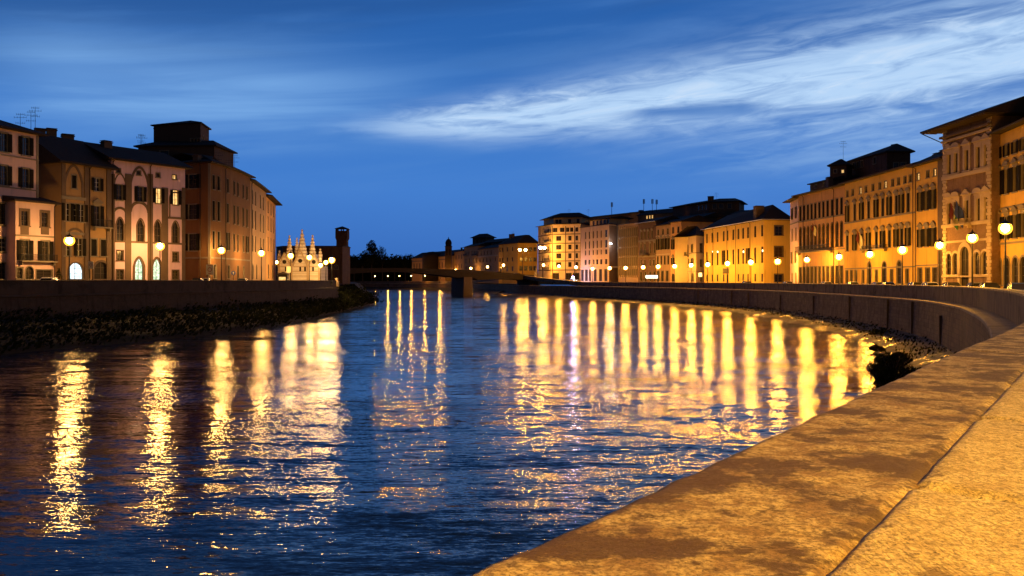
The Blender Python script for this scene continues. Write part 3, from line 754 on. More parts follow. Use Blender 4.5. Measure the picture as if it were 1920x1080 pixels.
b.row(46, 395, 423, [46, 84], 1.0, shut=None, glass='glass', trim='trim_brown', sur=.28).row(46, 450, 488, [46.5, 85], 1.15, shut='open', sur=.16)
b.row(55, 500, 523, [55], 1.1, arch='round', sur=.12).row(36, 502, 522, [37], .8, sur=.15).row(83, 506, 523, [83], 2.4, glass='dark_in', sur=.1)
for px in (46, 84): b.pier(px, 1.2, 425, 440, .05, 'trim_brown', 'stone_panel')
b.band(60, 441, 444, .1).balcony(34, 101, 476, 491, .8).pipe(101).done(1.2, 0, .55)
b = Building('recessed_house', 'dark narrow house set back between the pink house and the ochre pointed-arch house', [(66, 127), (117, 129)], 24.0, 12, W_['brown'], LB, group=GL)
b.row(95, 380, 412, [94, 108], 1.0, shut='open').band(95, 358, 362, .3, 'trim_pale').done(4.3, 0, .5).chimney(82, 241, 1.4).chimney(104, 241, 1.3).chimney(135, 252, 1.6)
b = Building('ochre_house', 'ochre house with a pointed relief arch and a lit shop arch at street level', [(115, 121), (208, 128.6)], 23.1, 13, W_['ochre'], LB, group=GL)
b.row(139, 328, 353, [139], .8, shut='closed', sur=.1).row(182, 334, 358, [182], 1.0, shut='open', wood='whitewood')
b.row(139, 382, 415, [126, 139.5, 153], .95, shuts=['open', None, 'open'], wood='whitewood', sur=.1).row(182, 386, 424, [182], 1.1, shut='open', ped='flat')
b.row(148, 447, 480, [126, 149], 1.0, shuts=[None, 'open'], wood='whitewood').row(180, 448, 480, [176, 194], 1.0, shut='closed')
b.row(142, 493, 523, [142], 2.3, arch='round', glass='lit_cyan', sur=.2, trim='trim_brown', name='shop_window').row(190, 491, 523, [190], 2.5, arch='round', glass='dark_in', sur=.3, trim='trim_brown', name='gateway')
b.relief_arch(138, 2.5, 313, 370, 'point', .35).relief_arch(141, 2.6, 431, 442, 'round', .3).band(140, 369, 375, .15, 'trim', p1=160).band(150, 436, 441, .08, 'trim', p1=160)
b.balcony(172, 205, 411, 427, .8).pier(163, .9, m='trim_brown').pier(204, .8, m='trim_brown').pier(118, .6, m='trim_brown').pipe(167).done(4.4, 0, .8)
b = Building('gothic_palace', 'rose plaster palace with stone pointed arches, lancet windows and two lit pointed doorways', [(208.6, 129), (347, 139.6)], 24.6, 13, W_['pinkviolet'], LB, cat='palace', group=GL)
b.row(260, 320, 328, [222, 260, 296, 327], .7, sur=.08, lit=(3,)).row(225, 346, 375, [224, 263, 297, 329], 1.0, shut='open', sur=.06, lit=(2, 3), litm='lit_warm')
b.row(225, 409, 452, [225, 263.5, 296, 329], 1.05, arch='point', trim='trim_brown', sur=.22).row(225, 470, 488, [225, 329], .95, trim='trim_brown', sur=.14).row(225, 506, 524, [225, 329], 1.1, trim='trim_brown', sur=.14)
b.row(262, 485, 524, [260.5, 294], 1.3, arch='point', trim='trim_brown', sur=.4, glass='lit_white', name='doorway')
for px, w in ((212, .5), (240, 1.0), (281.5, .9), (309, 1.1), (344, .6)): b.pier(px, w, 352 if px > 290 else 326, None, .08, 'trim_brown')
b.relief_arch(225, 1.9, 392, 404, 'round', .35).relief_arch(261.5, 2.6, 316, 395, 'point', .38).relief_arch(261.5, 2.6, 382, 398, 'round', .42).relief_arch(329, 1.9, 362, 408, 'round', .22).relief_arch(225, 1.7, 327, 370, 'point', .2)
b.band(225, 451, 454.5, .12, 'trim_brown').band(329, 407, 411, .08, 'trim_brown', p0=312).pipe(211).pipe(281).done(2.9, 0, .9).chimney(237, 264, 1.3, back=5).aerial(266, 252, 280, back=8)
b = Building('curved_house', 'dark orange corner house whose facade curves along the quay beside the rose palace', [(347.5, 151.5), (395, 150), (413, 153.2), (432, 158), (450, 164.3), (469, 172)], 26.93, 14, W_['orange'], LB, group=GL)
for y0, y1 in ((327, 353), (383, 411), (438, 470)): b.row(361, y0, y1, [361], 1.7, shut='open', sur=.12)
px_ = [400.5, 410.5, 427, 439, 446, 456, 463]
b.row(401, 328, 355, px_, .9, shut='closed', sur=.05).row(401, 376, 413, px_, .9, shut='closed', sur=.06, trim='trim').row(401, 433, 467, px_, .85, shuts=['closed', 'closed', 'open', 'closed'], sur=.07)
b.row(430, 497, 522, [403, 429, 446, 457], 1.0, arch='round', sur=.1).band(401, 482, 485, .1, 'trim').pier(393, .5, proud=.08).pipe(422).pipe(376).done(2.0, .2, .9).chimney(400, 291, 1.2, back=3).aerial(440, 290, 320, back=7).aerial(429, 299, 320, back=7).aerial(409, 285, 320, back=7)
b = Building('narrow_house', 'tan house with slim windows joined to the far end of the curved orange house', [(469.5, 173), (485, 184), (499, 196)], 26.4, 12, W_['tan'], LB, group=GL)
for y0, y1 in ((357, 381), (394, 427), (442, 470)): b.row(474, y0, y1, [473.5, 479, 484.5 if 0 else 488, 494], .8, shut='closed', sur=.1)
b.row(475, 496, 522, [474, 481, 490], 1.1, arch='round', glass='dark_in').pipe(471).done(1.6, 0, 1.1)
b = Building('narrow_house', 'last house of the left quay, brown with deep eaves, behind the fourth lamp', [(499.2, 197.5), (517, 220)], 25.7, 11, W_['salmon'], LB, group=GL)
for y0, y1 in ((380, 400), (408, 432), (446, 470)): b.row(505, y0, y1, [502.5, 508, 513], .8, shut='closed', sur=.1)
b.row(505, 497, 521, [503, 511], 1.6, glass='dark_in').done(1.5, 0, 1.5)
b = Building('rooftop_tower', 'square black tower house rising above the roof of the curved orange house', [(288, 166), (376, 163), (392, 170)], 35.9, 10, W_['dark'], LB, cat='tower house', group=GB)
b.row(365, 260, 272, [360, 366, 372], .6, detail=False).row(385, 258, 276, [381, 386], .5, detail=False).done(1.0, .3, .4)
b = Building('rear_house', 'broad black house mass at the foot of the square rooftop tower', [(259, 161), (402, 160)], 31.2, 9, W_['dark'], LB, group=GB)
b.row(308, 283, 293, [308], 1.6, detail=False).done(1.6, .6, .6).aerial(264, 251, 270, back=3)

# ---- right bank
b = Building('corner_palace', 'ochre palace with arched ground floor at the right edge of the photo', [(1862, 111), (1925, 101), (2010, 90)], 24.9, 14, W_['palazzo'], cat='palace', group=GR)
pr = [1873, 1888, 1904, 1919, 1938, 1958, 1980]
b.row(1888, 271, 293, pr, 1.0, shut='open').row(1888, 317, 363, pr, 1.15, shut='open', ped='flat').row(1888, 405, 448, pr, 1.15, shut='open', ped='flat').row(1888, 483, 534, pr, 1.7, arch='round', trim='trim', sur=.25)
b.band(1888, 388, 392, .12).band(1888, 454, 458, .12).done(3.5, .0, 1.3).pipe(1864)
b = Building('brick_palace', 'tall brown brick palace with pale pedimented windows, stone quoins and very deep eaves', [(1768, 120), (1860, 108.6)], 27.2, 15, W_['brick'], cat='palace', group=GR)
p5 = [1780, 1792.5, 1812.5, 1834, 1849.5]
b.row(1780, 289, 327, p5, .95, trim='trim_pale', sur=.38, ped='flat').row(1780, 380, 420, p5, .95, trim='trim_pale', sur=.38, ped='alt')
b.row(1779, 475, 515, [1779, 1791.5, 1831.5, 1846.5], 1.35, arch='round', trim='trim_pale', sur=.32).row(1808, 462, 536, [1808.5], 2.1, arch='round', trim='trim_pale', sur=.6, glass='dark_in', name='portal')
b.band(1780, 330, 336.5, .22, 'trim_pale').band(1780, 421, 427, .25, 'trim_pale').band(1780, 452, 456, .12, 'trim_pale').band(1780, 517, 520, .2, 'trim_pale').band(1780, 262, 266, .3, 'trim_pale').band(1780, 254, 258, .55, 'trim_brown')
for px in (1770, 1858):
    g, t, d = b.find(px); t = .55 if px < 1800 else g['L']-.55; q = b.W(g, t); mb = MB(); H = b.z-b.zb
    n = int(H/.42)
    for i in range(n): w = .52 if i % 2 else .36; mb.box(-w, w, -.11, .01, i*.42+.03, i*.42+.39)
    mb.build('quoins', M['trim_pale'], b.root, (q.x, q.y, 0), g['ang'])
b.balcony(1797, 1823, 412, 424, 1.1, 'trim_pale', True)
b.done(3.4, 0, 2.1)
mb = MB()
for k in range(26):
    g = b.segs[0]; q = b.W(g, -1.6+k*(g['L']+3.2)/25, 0, b.z); a = Vector((-g['u'].y, g['u'].x)); v = [q+Vector((a.x*o+g['u'].x*s_, a.y*o+g['u'].y*s_, dz)) for dz in (-.16, -.004) for o, s_ in ((-1.95, -.09), (-1.95, .09), (-.03, .09), (-.03, -.09))]
    mb.add(v, [(0,3,2,1),(4,5,6,7),(0,1,5,4),(1,2,6,5),(2,3,7,6),(3,0,4,7)])
mb.build('rafter_ends', M['wood'], b.root)
mb = MB(); g = b.segs[0]; q0 = b.W(g, -1.9, -2.0, b.z-.05); q1 = b.W(g, .1, -.2, b.z-1.6); mb.tube(q0, q1, .07); mb.build('drainpipe', M['iron'], b.root)
mb = MB(); q = b.W(g, 0, 0, 0); 
flag_m = {'green': mat('green_cloth', (.03, .16, .06), .8), 'white': mat('white_cloth', (.6, .58, .55), .8), 'red': mat('red_cloth', (.12, .018, .018), .8), 'blue': mat('blue_cloth', (.03, .05, .25), .8)}
def flag(bld, px, y, cols, label, L=2.6, hang=2.4):
    g, t, d = bld.find(px); q = bld.W(g, t, 0, Z(y, d)); w = Vector((bld.P[0].x+q.x, bld.P[0].y+q.y, q.z+bld.zb))
    root = empty('flag', w, label, 'flag', None, g['ang'])
    mb = MB(); mb.tube((0, .05, 0), (0, -L*.6, L*.75), .03); mb.build('pole', M['wood'], root)
    n = len(cols); mb = MB(); K = 12
    for c in range(n):
        for i in range(K):
            for j in range(3):
                def pt(u, v):
                    s_ = .35+.65*u; y_ = -L*.6*s_; z_ = L*.75*s_
                    return (.18*math.sin(u*9+v*2)+.1*v, y_+.1*math.sin(v*5), z_-v*hang*(1-.25*u))
                u0, u1 = c/n+(j/3)/n, c/n+((j+1)/3)/n; v0, v1 = i/K, (i+1)/K
                mb.quad(pt(u0, v0), pt(u1, v0), pt(u1, v1), pt(u0, v1), c)
    mb.build('cloth', [flag_m[c] for c in cols], root, smooth=True)
flag(b, 1803, 408, ('green', 'white', 'red'), 'green white and red flag hanging over the brick palace balcony')
flag(b, 1813, 404, ('blue', 'blue'), 'dark blue flag hanging over the brick palace balcony')
b = Building('long_palace', 'long ochre palace with a strip of small attic windows and three arched doors', [(1584, 171.5), (1716, 143)], 25.6, 14, W_['palazzo'], cat='palace', group=GR)
pa = [1589, 1599, 1613.5, 1624, 1637, 1650, 1660.5, 1674, 1685, 1697, 1707]
b.row(1695, 331, 344, pa, .95, sur=.08, lit=(2, 6), litm='lit_warm')
pb = [1589, 1603, 1616, 1629, 1643.5, 1655.5, 1668, 1681, 1691, 1703]
b.row(1700, 362, 398, pb, 1.0, shuts=['open', 'closed', 'open', 'closed'], ped='flat', sur=.12).row(1700, 427, 461, pb, 1.05, shuts=['closed', 'open'], ped='flat', sur=.12)
b.row(1686, 489, 531, [1630, 1658, 1686], 1.7, arch='round', sur=.22, lit=()).row(1700, 504, 531, [1588, 1596.5, 1605, 1618.5, 1643.5, 1672, 1701], 1.1, glass='dark_in', sur=.1)
b.band(1700, 399, 402, .12, 'trim').band(1700, 499, 501.5, .08, 'trim').pipe(1713).balcony(1620, 1664, 462, 470, .8).done(2.2, 0, 1.0)
flag(b, 1622, 452, ('white', 'red'), 'pale flag on the long ochre palace above a lamp')
b = Building('ochre_house', 'narrow ochre house of three shuttered windows per floor beside the brick palace', [(1716.3, 143), (1768, 133.8)], 25.3, 13, W_['palazzo'], group=GR)
b.row(1740, 320, 333, [1722, 1740, 1753], 1.0, lit=(0, 2), sur=.08).row(1740, 357, 393, [1726, 1738, 1750.5], 1.05, shut='open', ped='flat').row(1740, 428, 462, [1726, 1738, 1750.5], 1.05, shut='open', ped='flat')
b.row(1740, 502, 533, [1725, 1739.5, 1753], 1.5, glass='dark_in').pipe(1718).pier(1765, 1.6, proud=.06, m='trim_brown').band(1740, 496, 498.5, .08).done(3.2, 0, 1.0).chimney(1712, 287, 1.3).chimney(1735, 281, 1.3, back=3)
b = Building('arcaded_palace', 'orange palace with a row of round-headed windows above a long iron gallery', [(1497.4, 195), (1583.5, 172.6)], 25.5, 13, W_['salmon'], cat='palace', group=GR)
pc = [1501, 1508, 1515, 1522, 1529, 1536.5, 1544, 1552, 1560.5, 1569.5, 1578]
b.row(1552, 376, 406, pc, 1.1, shut='closed', sur=.1).row(1552, 419, 464, pc, 1.15, arch='round', sur=.16, trim='trim_brown').row(1552, 499, 531, pc, 1.35, glass='dark_in', sur=.12)
b.band(1552, 407, 409, .1).band(1552, 467, 470, .1).balcony(1499, 1562, 463, 475, 1.1).pipe(1507).pipe(1564).done(1.6, 0, 1.2).chimney(1521, 332, 1.3, back=4)
flag(b, 1533, 432, ('white', 'red'), 'small pale flag high on the orange arcaded palace', 2.0, 1.8)
b = Building('narrow_house', 'slim pink house two windows wide beside the yellow building', [(1481.5, 207), (1497, 196.6)], 25.2, 11, W_['pink'], group=GR)
for y0, y1, k in ((390, 410, 'open'), (429, 451, None), (472, 493, 'half'), (512, 529, None)): b.row(1488, y0, y1, [1485.5, 1492.5], .95, shut=k, sur=.1)
b.band(1488, 418, 420, .1).done(1.0, 0, 1.5)
b = Building('yellow_building', 'broad saffron yellow three storey building with plain slot windows and white gutter', [(1320, 272), (1432, 226), (1482.5, 227.4)], 22.4, 13, W_['yellow'], cat='building', group=GR)
pd_ = [1325.5, 1335.5, 1345.5, 1357, 1364, 1375, 1384.5, 1393.5, 1402.5, 1416, 1429]
b.row(1429, 422, 443, pd_, 1.3, trim='trim_brown', sur=.0).row(1429, 462.5, 493, pd_, 1.3, trim='trim_brown', sur=.0, lit=(), shuts=[None, None, None, 'open', None]).row(1429, 513, 528, [q for q in pd_ if q != 1375], 1.2, sur=.0)
b.row(1375, 492, 528, [1375], 2.4, glass='dark_in', sur=.2, name='gateway').row(1460, 424, 441, [1460], 2.1, trim='trim_brown', sur=.3).row(1460, 463, 481, [1460], 2.1, trim='trim_brown', sur=.3, glass='shutter_brown').row(1460, 515, 528, [1460], 2.1, trim='trim_brown', sur=.3)
for px in (1337.5, 1363.8, 1380, 1407): b.pipe(px)
mb = MB()
for px, y in ((1336.5, 472), (1345.5, 472), (1394, 472), (1430, 470)):
    g, t, d = b.find(px); q = b.W(g, t, .1, Z(y, d)); mb.lathe([(.0, -.3), (.22, -.2), (.3, 0), (.22, .2), (0, .3)], 8)
    o = mb.build('room_lamp', emis('room_lamp_glow', (1, .8, .5), 6), b.root, q); mb = MB()
b.done(4.2, .5, .8, gutter=True).chimney(1443, 386, 2.2, back=6).chimney(1404, 388, 2.2, back=14)
b = Building('corner_house', 'low cream corner house with a small balcony, left of the yellow building', [(1275.5, 284), (1305, 268), (1320.5, 273)], 20.6, 10, W_['cream'], group=GR, sc=1.02)
b.row(1290, 459, 473.5, [1281, 1289, 1298.5], 1.15, shuts=['open', 'open', 'half'], sur=.1).row(1290, 485, 501, [1281, 1289.5, 1298.5], 1.15, shut='open', sur=.1).row(1290, 512, 527, [1280, 1289, 1299], 1.7, arch='round', sur=.2)
b.row(1316, 457, 473, [1314.5], 1.9, trim='trim_brown').row(1316, 487, 500, [1314.5], 1.6, glass='shutter_brown').row(1316, 513, 527, [1314.5], 1.2).band(1290, 474.5, 476, .1).band(1290, 508, 510, .12, 'trim_pale').balcony(1279, 1292, 474, 481, 1.0).done(3.0, .5, .8)
b = Building('tall_house', 'orange house two windows wide beside the low cream corner house', [(1257.3, 291), (1277.5, 284)], 25.9, 12, W_['salmon'], group=GR, sc=1.035)
b.row(1266, 426, 437, [1262, 1272], 1.2, sur=.12).row(1266, 448, 467, [1262, 1272], 1.2, shut='open', ped='flat').row(1266, 483, 496, [1262, 1272], 1.2, shut='open', ped='flat').row(1266, 513, 528, [1262, 1272], 1.7, arch='round', glass='dark_in').done(2.0, 0, .7)
b = Building('tall_house', 'brown-orange house four windows wide with pale string courses', [(1230.3, 301), (1257, 291.2)], 25.4, 12, W_['tan'], group=GR, sc=1.04)
b.row(1240, 430, 440, [1234, 1243, 1252], 1.2, sur=.12).row(1240, 447.5, 468, [1233.5, 1240, 1246.5, 1253], 1.1, shut='open', ped='flat').row(1240, 480, 496, [1233.5, 1240, 1246.5, 1253], 1.0, shut='closed').row(1240, 508, 527, [1234, 1242, 1251], 1.9, glass='dark_in')
b.band(1240, 441.5, 444, .15, 'trim_pale').band(1240, 476, 478, .15, 'trim_pale').done(2.2, 0, .8)
b = Building('balcony_house', 'dim brown stone house with ornate windows and a single heavy balcony', [(1197, 314.5), (1230, 301.3)], 27, 12, W_['brown'], group=GR, sc=1.045)
b.row(1210, 434, 448, [1203, 1209, 1215.5, 1222.5], 1.1, trim='trim', ped='flat').row(1210, 457, 475, [1202, 1209, 1219, 1227], 1.1, trim='trim', ped='flat').row(1210, 487, 499, [1202, 1209, 1219, 1226], 1.1, trim='trim').row(1210, 509, 527, [1202, 1210, 1219, 1227], 1.6, arch='round', glass='dark_in')
b.band(1210, 450, 453, .25, 'trim').band(1210, 480, 482, .2, 'trim').balcony(1205.5, 1217.5, 470, 479, 1.5, 'trim_brown').done(2.0, 0, 1.0, gutter=True)
b = Building('office_building', 'brown modern office building with a tight grid of thin upright fins', [(1159.5, 331), (1196.7, 314.7)], 27.6, 13, W_['tan'], cat='office building', group=GR, sc=1.055)
gx = [1162+3.95*i for i in range(9)]
for y0, y1 in ((430, 444.5), (447.5, 463), (466, 480), (483.5, 499), (505, 516)): b.row(1162, y0, y1, gx, 1.0, sur=.0, glass='glass', detail=False)
for i in range(10): b.pier(1160+3.95*i, .28, 424, 520, .3, 'trim', 'fin')
for y in (445.5, 464.5, 481.5, 501): b.band(1162, y, y+1.4, .15, 'trim')
b.done(1.2, 0, .8)
b = Building('office_block', 'orange stone-clad block with slit windows, ground floor colonnade and a blank brown side wall', [(1088.5, 352), (1142, 330), (1159, 334)], 27.9, 14, W_['buff'], cat='office building', group=GR, sc=1.068)
pe = [1098, 1105, 1112.5, 1119.8, 1127.2, 1136.5]
b.row(1127, 432, 445.5, pe, [1.0]*5+[1.9], sur=0).row(1127, 450.5, 464.5, pe, [1.0]*5+[1.9], sur=0).row(1127, 468, 477, pe, [1.0]*5+[1.9], sur=0).row(1127, 486, 495.5, pe, 1.9, sur=0)
b.row(1110, 505, 527, [1092, 1099.5, 1107, 1116, 1126, 1136], 2.6, glass='dark_in', sur=0, name='colonnade_bay').band(1110, 500, 503, .15, 'trim_pale').done(.8, 0, .3)
b.aux = 0; ws = MB(); g = b.segs[1]; q0 = b.W(g, .02, -.06, b.zb); q1 = b.W(g, g['L'], -.06, b.zb); ws.quad(q0, q1, q1+Vector((0, 0, b.z-b.zb-.3)), q0+Vector((0, 0, b.z-b.zb-.3))); ws.build('side_wall_cladding', W_['brown'], b.root)
b2 = Building('penthouse', 'setback penthouse storey on top of the orange stone-clad block', [(1106, 361), (1143, 346)], 31.2, 9, W_['buff'], zb=28.9, cat='penthouse', group=GB, sc=1.068)
b2.row(1120, 413, 422, [1113, 1120, 1127, 1134, 1140], 1.6, sur=0, detail=False).done(1.0, 0, 1.6).aerial(1147, 379, 405, 'cell', back=4)
b = Building('apartment_block', 'tall cream apartment block with square dark windows and side balconies, next to the bridge', [(1009, 388), (1035, 371), (1088, 366)], 30.4, 14, W_['cream'], cat='apartment block', group=GR, sc=1.09)
b.row(1047, 427, 435, [1041, 1054, 1064.5, 1072, 1081.5], [2.2, 2.2, 1.6, 1.6, 1.4], sur=0)
for y0, y1 in ((442.5, 451.5), (459, 468), (475, 484.3), (491.5, 500.5)): b.row(1047, y0, y1, [1047.5, 1068.5, 1081.5], [2.5, 1.6, 1.2], sur=0)
for y0, y1 in ((428, 438), (445, 455), (462, 472), (479, 489), (496, 506)): b.row(1024, y0, y1, [1012, 1018, 1028.5], 1.4, sur=0, wood='whitewood').balcony(1024, 1034, y1-5, y1, 1.2)
for y in (438.5, 455.5, 472, 488.5, 505.5): b.band(1047, y, y+1.7, .08, 'trim_brown', p0=1036)
for px in (1036, 1060.5, 1077.5): b.pier(px, .4, 424, None, .08, 'trim_brown')
b.row(1050, 512, 524, [1042, 1053, 1066, 1080], 3.0, glass='dark_in', sur=.05, name='shopfront').done(.8, 0, 1.0)
b2 = Building('penthouse', 'setback attic storey with dark roof on top of the cream apartment block', [(1019.5, 392), (1038, 377.5), (1091, 372)], 33.6, 9, W_['cream'], zb=31.0, cat='penthouse', group=GB, sc=1.09)
b2.row(1065, 411, 420, [1044, 1050, 1068, 1084], 1.5, detail=False, sur=0).done(2.3, 1.0, 1.6).aerial(1067, 392, 400, back=4).aerial(1103, 392, 400, back=4)

# ---- dark masses behind the right quay
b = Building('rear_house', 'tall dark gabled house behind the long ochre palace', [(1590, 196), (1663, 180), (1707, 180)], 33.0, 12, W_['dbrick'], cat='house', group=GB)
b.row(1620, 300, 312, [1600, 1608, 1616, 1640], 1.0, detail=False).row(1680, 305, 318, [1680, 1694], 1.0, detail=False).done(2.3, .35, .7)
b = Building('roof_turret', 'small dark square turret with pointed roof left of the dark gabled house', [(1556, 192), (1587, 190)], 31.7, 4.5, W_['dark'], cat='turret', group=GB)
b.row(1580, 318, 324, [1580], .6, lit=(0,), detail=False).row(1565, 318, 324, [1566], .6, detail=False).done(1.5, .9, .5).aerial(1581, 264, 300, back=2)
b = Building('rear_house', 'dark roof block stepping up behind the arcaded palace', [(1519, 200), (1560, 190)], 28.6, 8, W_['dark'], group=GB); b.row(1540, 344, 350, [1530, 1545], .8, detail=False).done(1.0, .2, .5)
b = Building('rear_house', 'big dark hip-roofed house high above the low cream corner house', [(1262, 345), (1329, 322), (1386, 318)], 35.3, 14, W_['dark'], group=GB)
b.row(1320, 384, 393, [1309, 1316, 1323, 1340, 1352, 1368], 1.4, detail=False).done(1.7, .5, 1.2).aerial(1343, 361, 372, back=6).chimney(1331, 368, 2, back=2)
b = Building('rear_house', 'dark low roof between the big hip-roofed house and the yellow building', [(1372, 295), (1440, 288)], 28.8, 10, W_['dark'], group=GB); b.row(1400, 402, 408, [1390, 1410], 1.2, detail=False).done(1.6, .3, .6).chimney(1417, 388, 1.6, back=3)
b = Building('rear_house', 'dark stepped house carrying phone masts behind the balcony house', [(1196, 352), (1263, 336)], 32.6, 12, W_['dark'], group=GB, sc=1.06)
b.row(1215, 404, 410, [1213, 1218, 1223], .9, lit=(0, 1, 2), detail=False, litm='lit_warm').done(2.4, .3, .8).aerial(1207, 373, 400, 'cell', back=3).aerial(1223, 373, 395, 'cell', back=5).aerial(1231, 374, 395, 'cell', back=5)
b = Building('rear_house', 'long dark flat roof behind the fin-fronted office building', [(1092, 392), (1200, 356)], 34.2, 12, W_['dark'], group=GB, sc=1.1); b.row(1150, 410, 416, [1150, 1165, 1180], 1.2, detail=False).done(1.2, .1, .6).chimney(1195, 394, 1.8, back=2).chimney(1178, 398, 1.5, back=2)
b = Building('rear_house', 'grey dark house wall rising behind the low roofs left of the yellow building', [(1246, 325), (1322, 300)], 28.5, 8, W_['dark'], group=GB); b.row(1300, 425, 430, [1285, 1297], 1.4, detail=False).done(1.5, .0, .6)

# ---- beyond the bridge
b = Building('corner_house', 'orange corner house with dark hip roof beyond the bridge, left of the twin lamp', [(935.3, 505), (971, 482), (1008, 482)], 27.3, 16, W_['palazzo'], group=GF, sc=1.06)
b.row(952, 464, 471, [937.5, 942.5, 951.5, 961], 1.5, sur=.1, detail=False).row(952, 483, 490, [937.5, 942.5, 951.5, 961], 1.5, sur=.1, detail=False).row(952, 500, 508, [939, 951, 961], 2.0, detail=False)
b.row(985, 483, 490, [977, 986, 995, 1003], 1.5, detail=False).row(985, 464, 471, [977, 986, 995, 1003], 1.5, detail=False).row(985, 499, 507, [977, 986, 995, 1003], 1.8, detail=False).pipe(943.5).done(5.0, .7, 1.0).chimney(940, 439, 1.6, back=6).chimney(945, 438, 1.6, back=6).aerial(962, 434, 445, back=7)
b = Building('terrace_house', 'pale house with a lit roof terrace beyond the bridge, beside the orange corner house', [(897.3, 545), (926, 516), (935, 508)], 26.0, 12, W_['tan'], group=GF, sc=1.1)
b.row(910, 471, 477.5, [902, 908, 914, 921], 1.7, detail=False).row(910, 484, 491, [900, 906, 912.5, 919, 929], 1.8, detail=False).row(910, 499, 507, [903, 911, 920], 2.2, detail=False).row(930, 458, 464, [928.5, 932.5], 1.0, detail=False).band(910, 479.5, 481.5, .3, 'trim_pale').done(2.5, .4, .8)
b = Building('rear_house', 'dark house under a wide roof behind the lit roof terrace beyond the bridge', [(905, 560), (945, 535)], 30.5, 10, W_['brown'], group=GB, sc=1.1); b.row(920, 458, 464, [912, 918, 924], 1.6, detail=False).done(2.4, .5, 1.0)
b = Building('balcony_house', 'tan four storey house with balconies beyond the bridge', [(870.3, 577), (897, 547)], 28.4, 12, W_['tan'], group=GF, sc=1.1)
b.row(885, 471, 478, [873.5, 879, 884.5, 890, 894.5], 1.6, detail=False).row(885, 484, 493, [873.5, 880.5, 888, 894], 1.7, detail=False).row(885, 499, 508, [874, 881, 889], 2.0, detail=False).balcony(871, 877, 476, 480, 1.2).balcony(887, 896, 476, 480, 1.2).done(2.4, .3, 1.0)
b = Building('belvedere', 'dark belvedere with low pyramid roof standing over the roofs beyond the bridge', [(886, 590), (911, 582)], 35.2, 9, W_['dark'], cat='belvedere', group=GB, sc=1.1); b.row(895, 450, 455, [891, 899, 906], 1.2, detail=False).done(3.0, .9, 1.4)
b = Building('end_house', 'small tan house at the far end of the terrace beyond the bridge', [(852, 606), (870, 578.5)], 26.3, 11, W_['salmon'], group=GF, sc=1.1)
b.row(861, 478, 485.5, [855, 860.5, 865.5], 1.6, detail=False).row(861, 494.5, 503, [855, 860.5, 865.5], 1.5, arch='round', detail=False).done(2.2, 0, .9).chimney(858, 464, 1.4, back=3)
b = Building('long_hall', 'low long pinkish hall with a row of tall windows beyond the bridge', [(772.5, 728), (805, 695), (847, 645)], 25.0, 16, W_['salmon'], cat='hall', group=GF, sc=1.08)
b.row(800, 493, 503, [776.5+5.3*i for i in range(14)], 1.5, arch='round', sur=.15, detail=False).band(800, 488, 489.5, .2, 'trim').pier(807, 5.5, 483, 505, .3, 'trim', 'entrance_bay').done(5.0, .6, 1.0)
# domed tower behind the long hall
p = P(841, 668); t = empty('domed_tower', (p.x, p.y, 5.35), 'dark domed bell tower behind the long low hall', 'bell tower')
b = MB(); b.box(-2.4, 2.4, -2.4, 2.4, 0, 27); b.box(-2.7, 2.7, -2.7, 2.7, 27, 27.5); b.build('shaft', W_['dark'], t)
b = MB(); b.lathe([(2.3, 27.5), (2.3, 29.2), (2.5, 29.3), (2.4, 30.4), (1.9, 31.8), (1.0, 32.8), (.3, 33.2), (.25, 34), (.05, 34.6)], 12); b.build('dome', M['roof'], t)
for sx in (-1, 1):
    b = MB(); b.box(sx*1.1-.5, sx*1.1+.5, -2.46, -2.41, 20.5, 25); b.build('belfry_opening', M['dark_in'], t)
p = P(812, 735); t = empty('low_dome', (p.x, p.y, 5.35), 'low black dome over the roof of the long hall', 'dome')
b = MB(); b.lathe([(9, 0), (9, 20), (8.6, 22.5), (7, 24.2), (4, 25.3), (0.1, 25.7)], 20); b.build('dome_shell', M['roof'], t, smooth=True)

# ---- tower, church and brick hall at the end of the left quay
p = P(642, 450); t = empty('medieval_tower', (p.x, p.y, 5.9), 'tall dark brick tower with an overhanging battlemented top', 'tower')
b = MB(); b.prism([(-2.9, 0), (2.9, 0), (2.55, 21.5), (-2.55, 21.5)], -2.6, 2.6); b.build('shaft', W_['dbrick'], t)
b = MB(); b.prism([(-2.55, 21.5), (2.55, 21.5), (3.0, 22.6), (-3.0, 22.6)], -3, 3); b.box(-3.0, 3.0, -3, 3, 22.6, 26.2); b.build('overhanging_top', W_['dbrick'], t)
b = MB()
for x in (-2.95, -.25, 2.45):
    for y in (-2.95, 2.45): b.box(x, x+.5, y, y+.5, 26.2, 27.2)
b.box(-2.95, -2.45, -.25, .25, 26.2, 27.2); b.box(2.45, 2.95, -.25, .25, 26.2, 27.2); b.build('roof_posts', W_['dbrick'], t)
b = MB(); b.box(-3.3, 3.3, -3.3, 3.3, 27.2, 27.4); b.lathe([(4.6, 27.4), (.2, 28.6)], 4, rot=math.pi/4); b.build('roof', M['roof'], t)
b = Building('brick_hall', 'long dark brick hall between the white spired church and the tall tower', [(518, 300), (530, 292), (642, 292)], 18.2, 14, W_['dbrick'], LB, cat='hall')
b.row(610, 497, 505, [606, 618, 630], 1.4, arch='round', detail=False).done(.3, 0, .2)

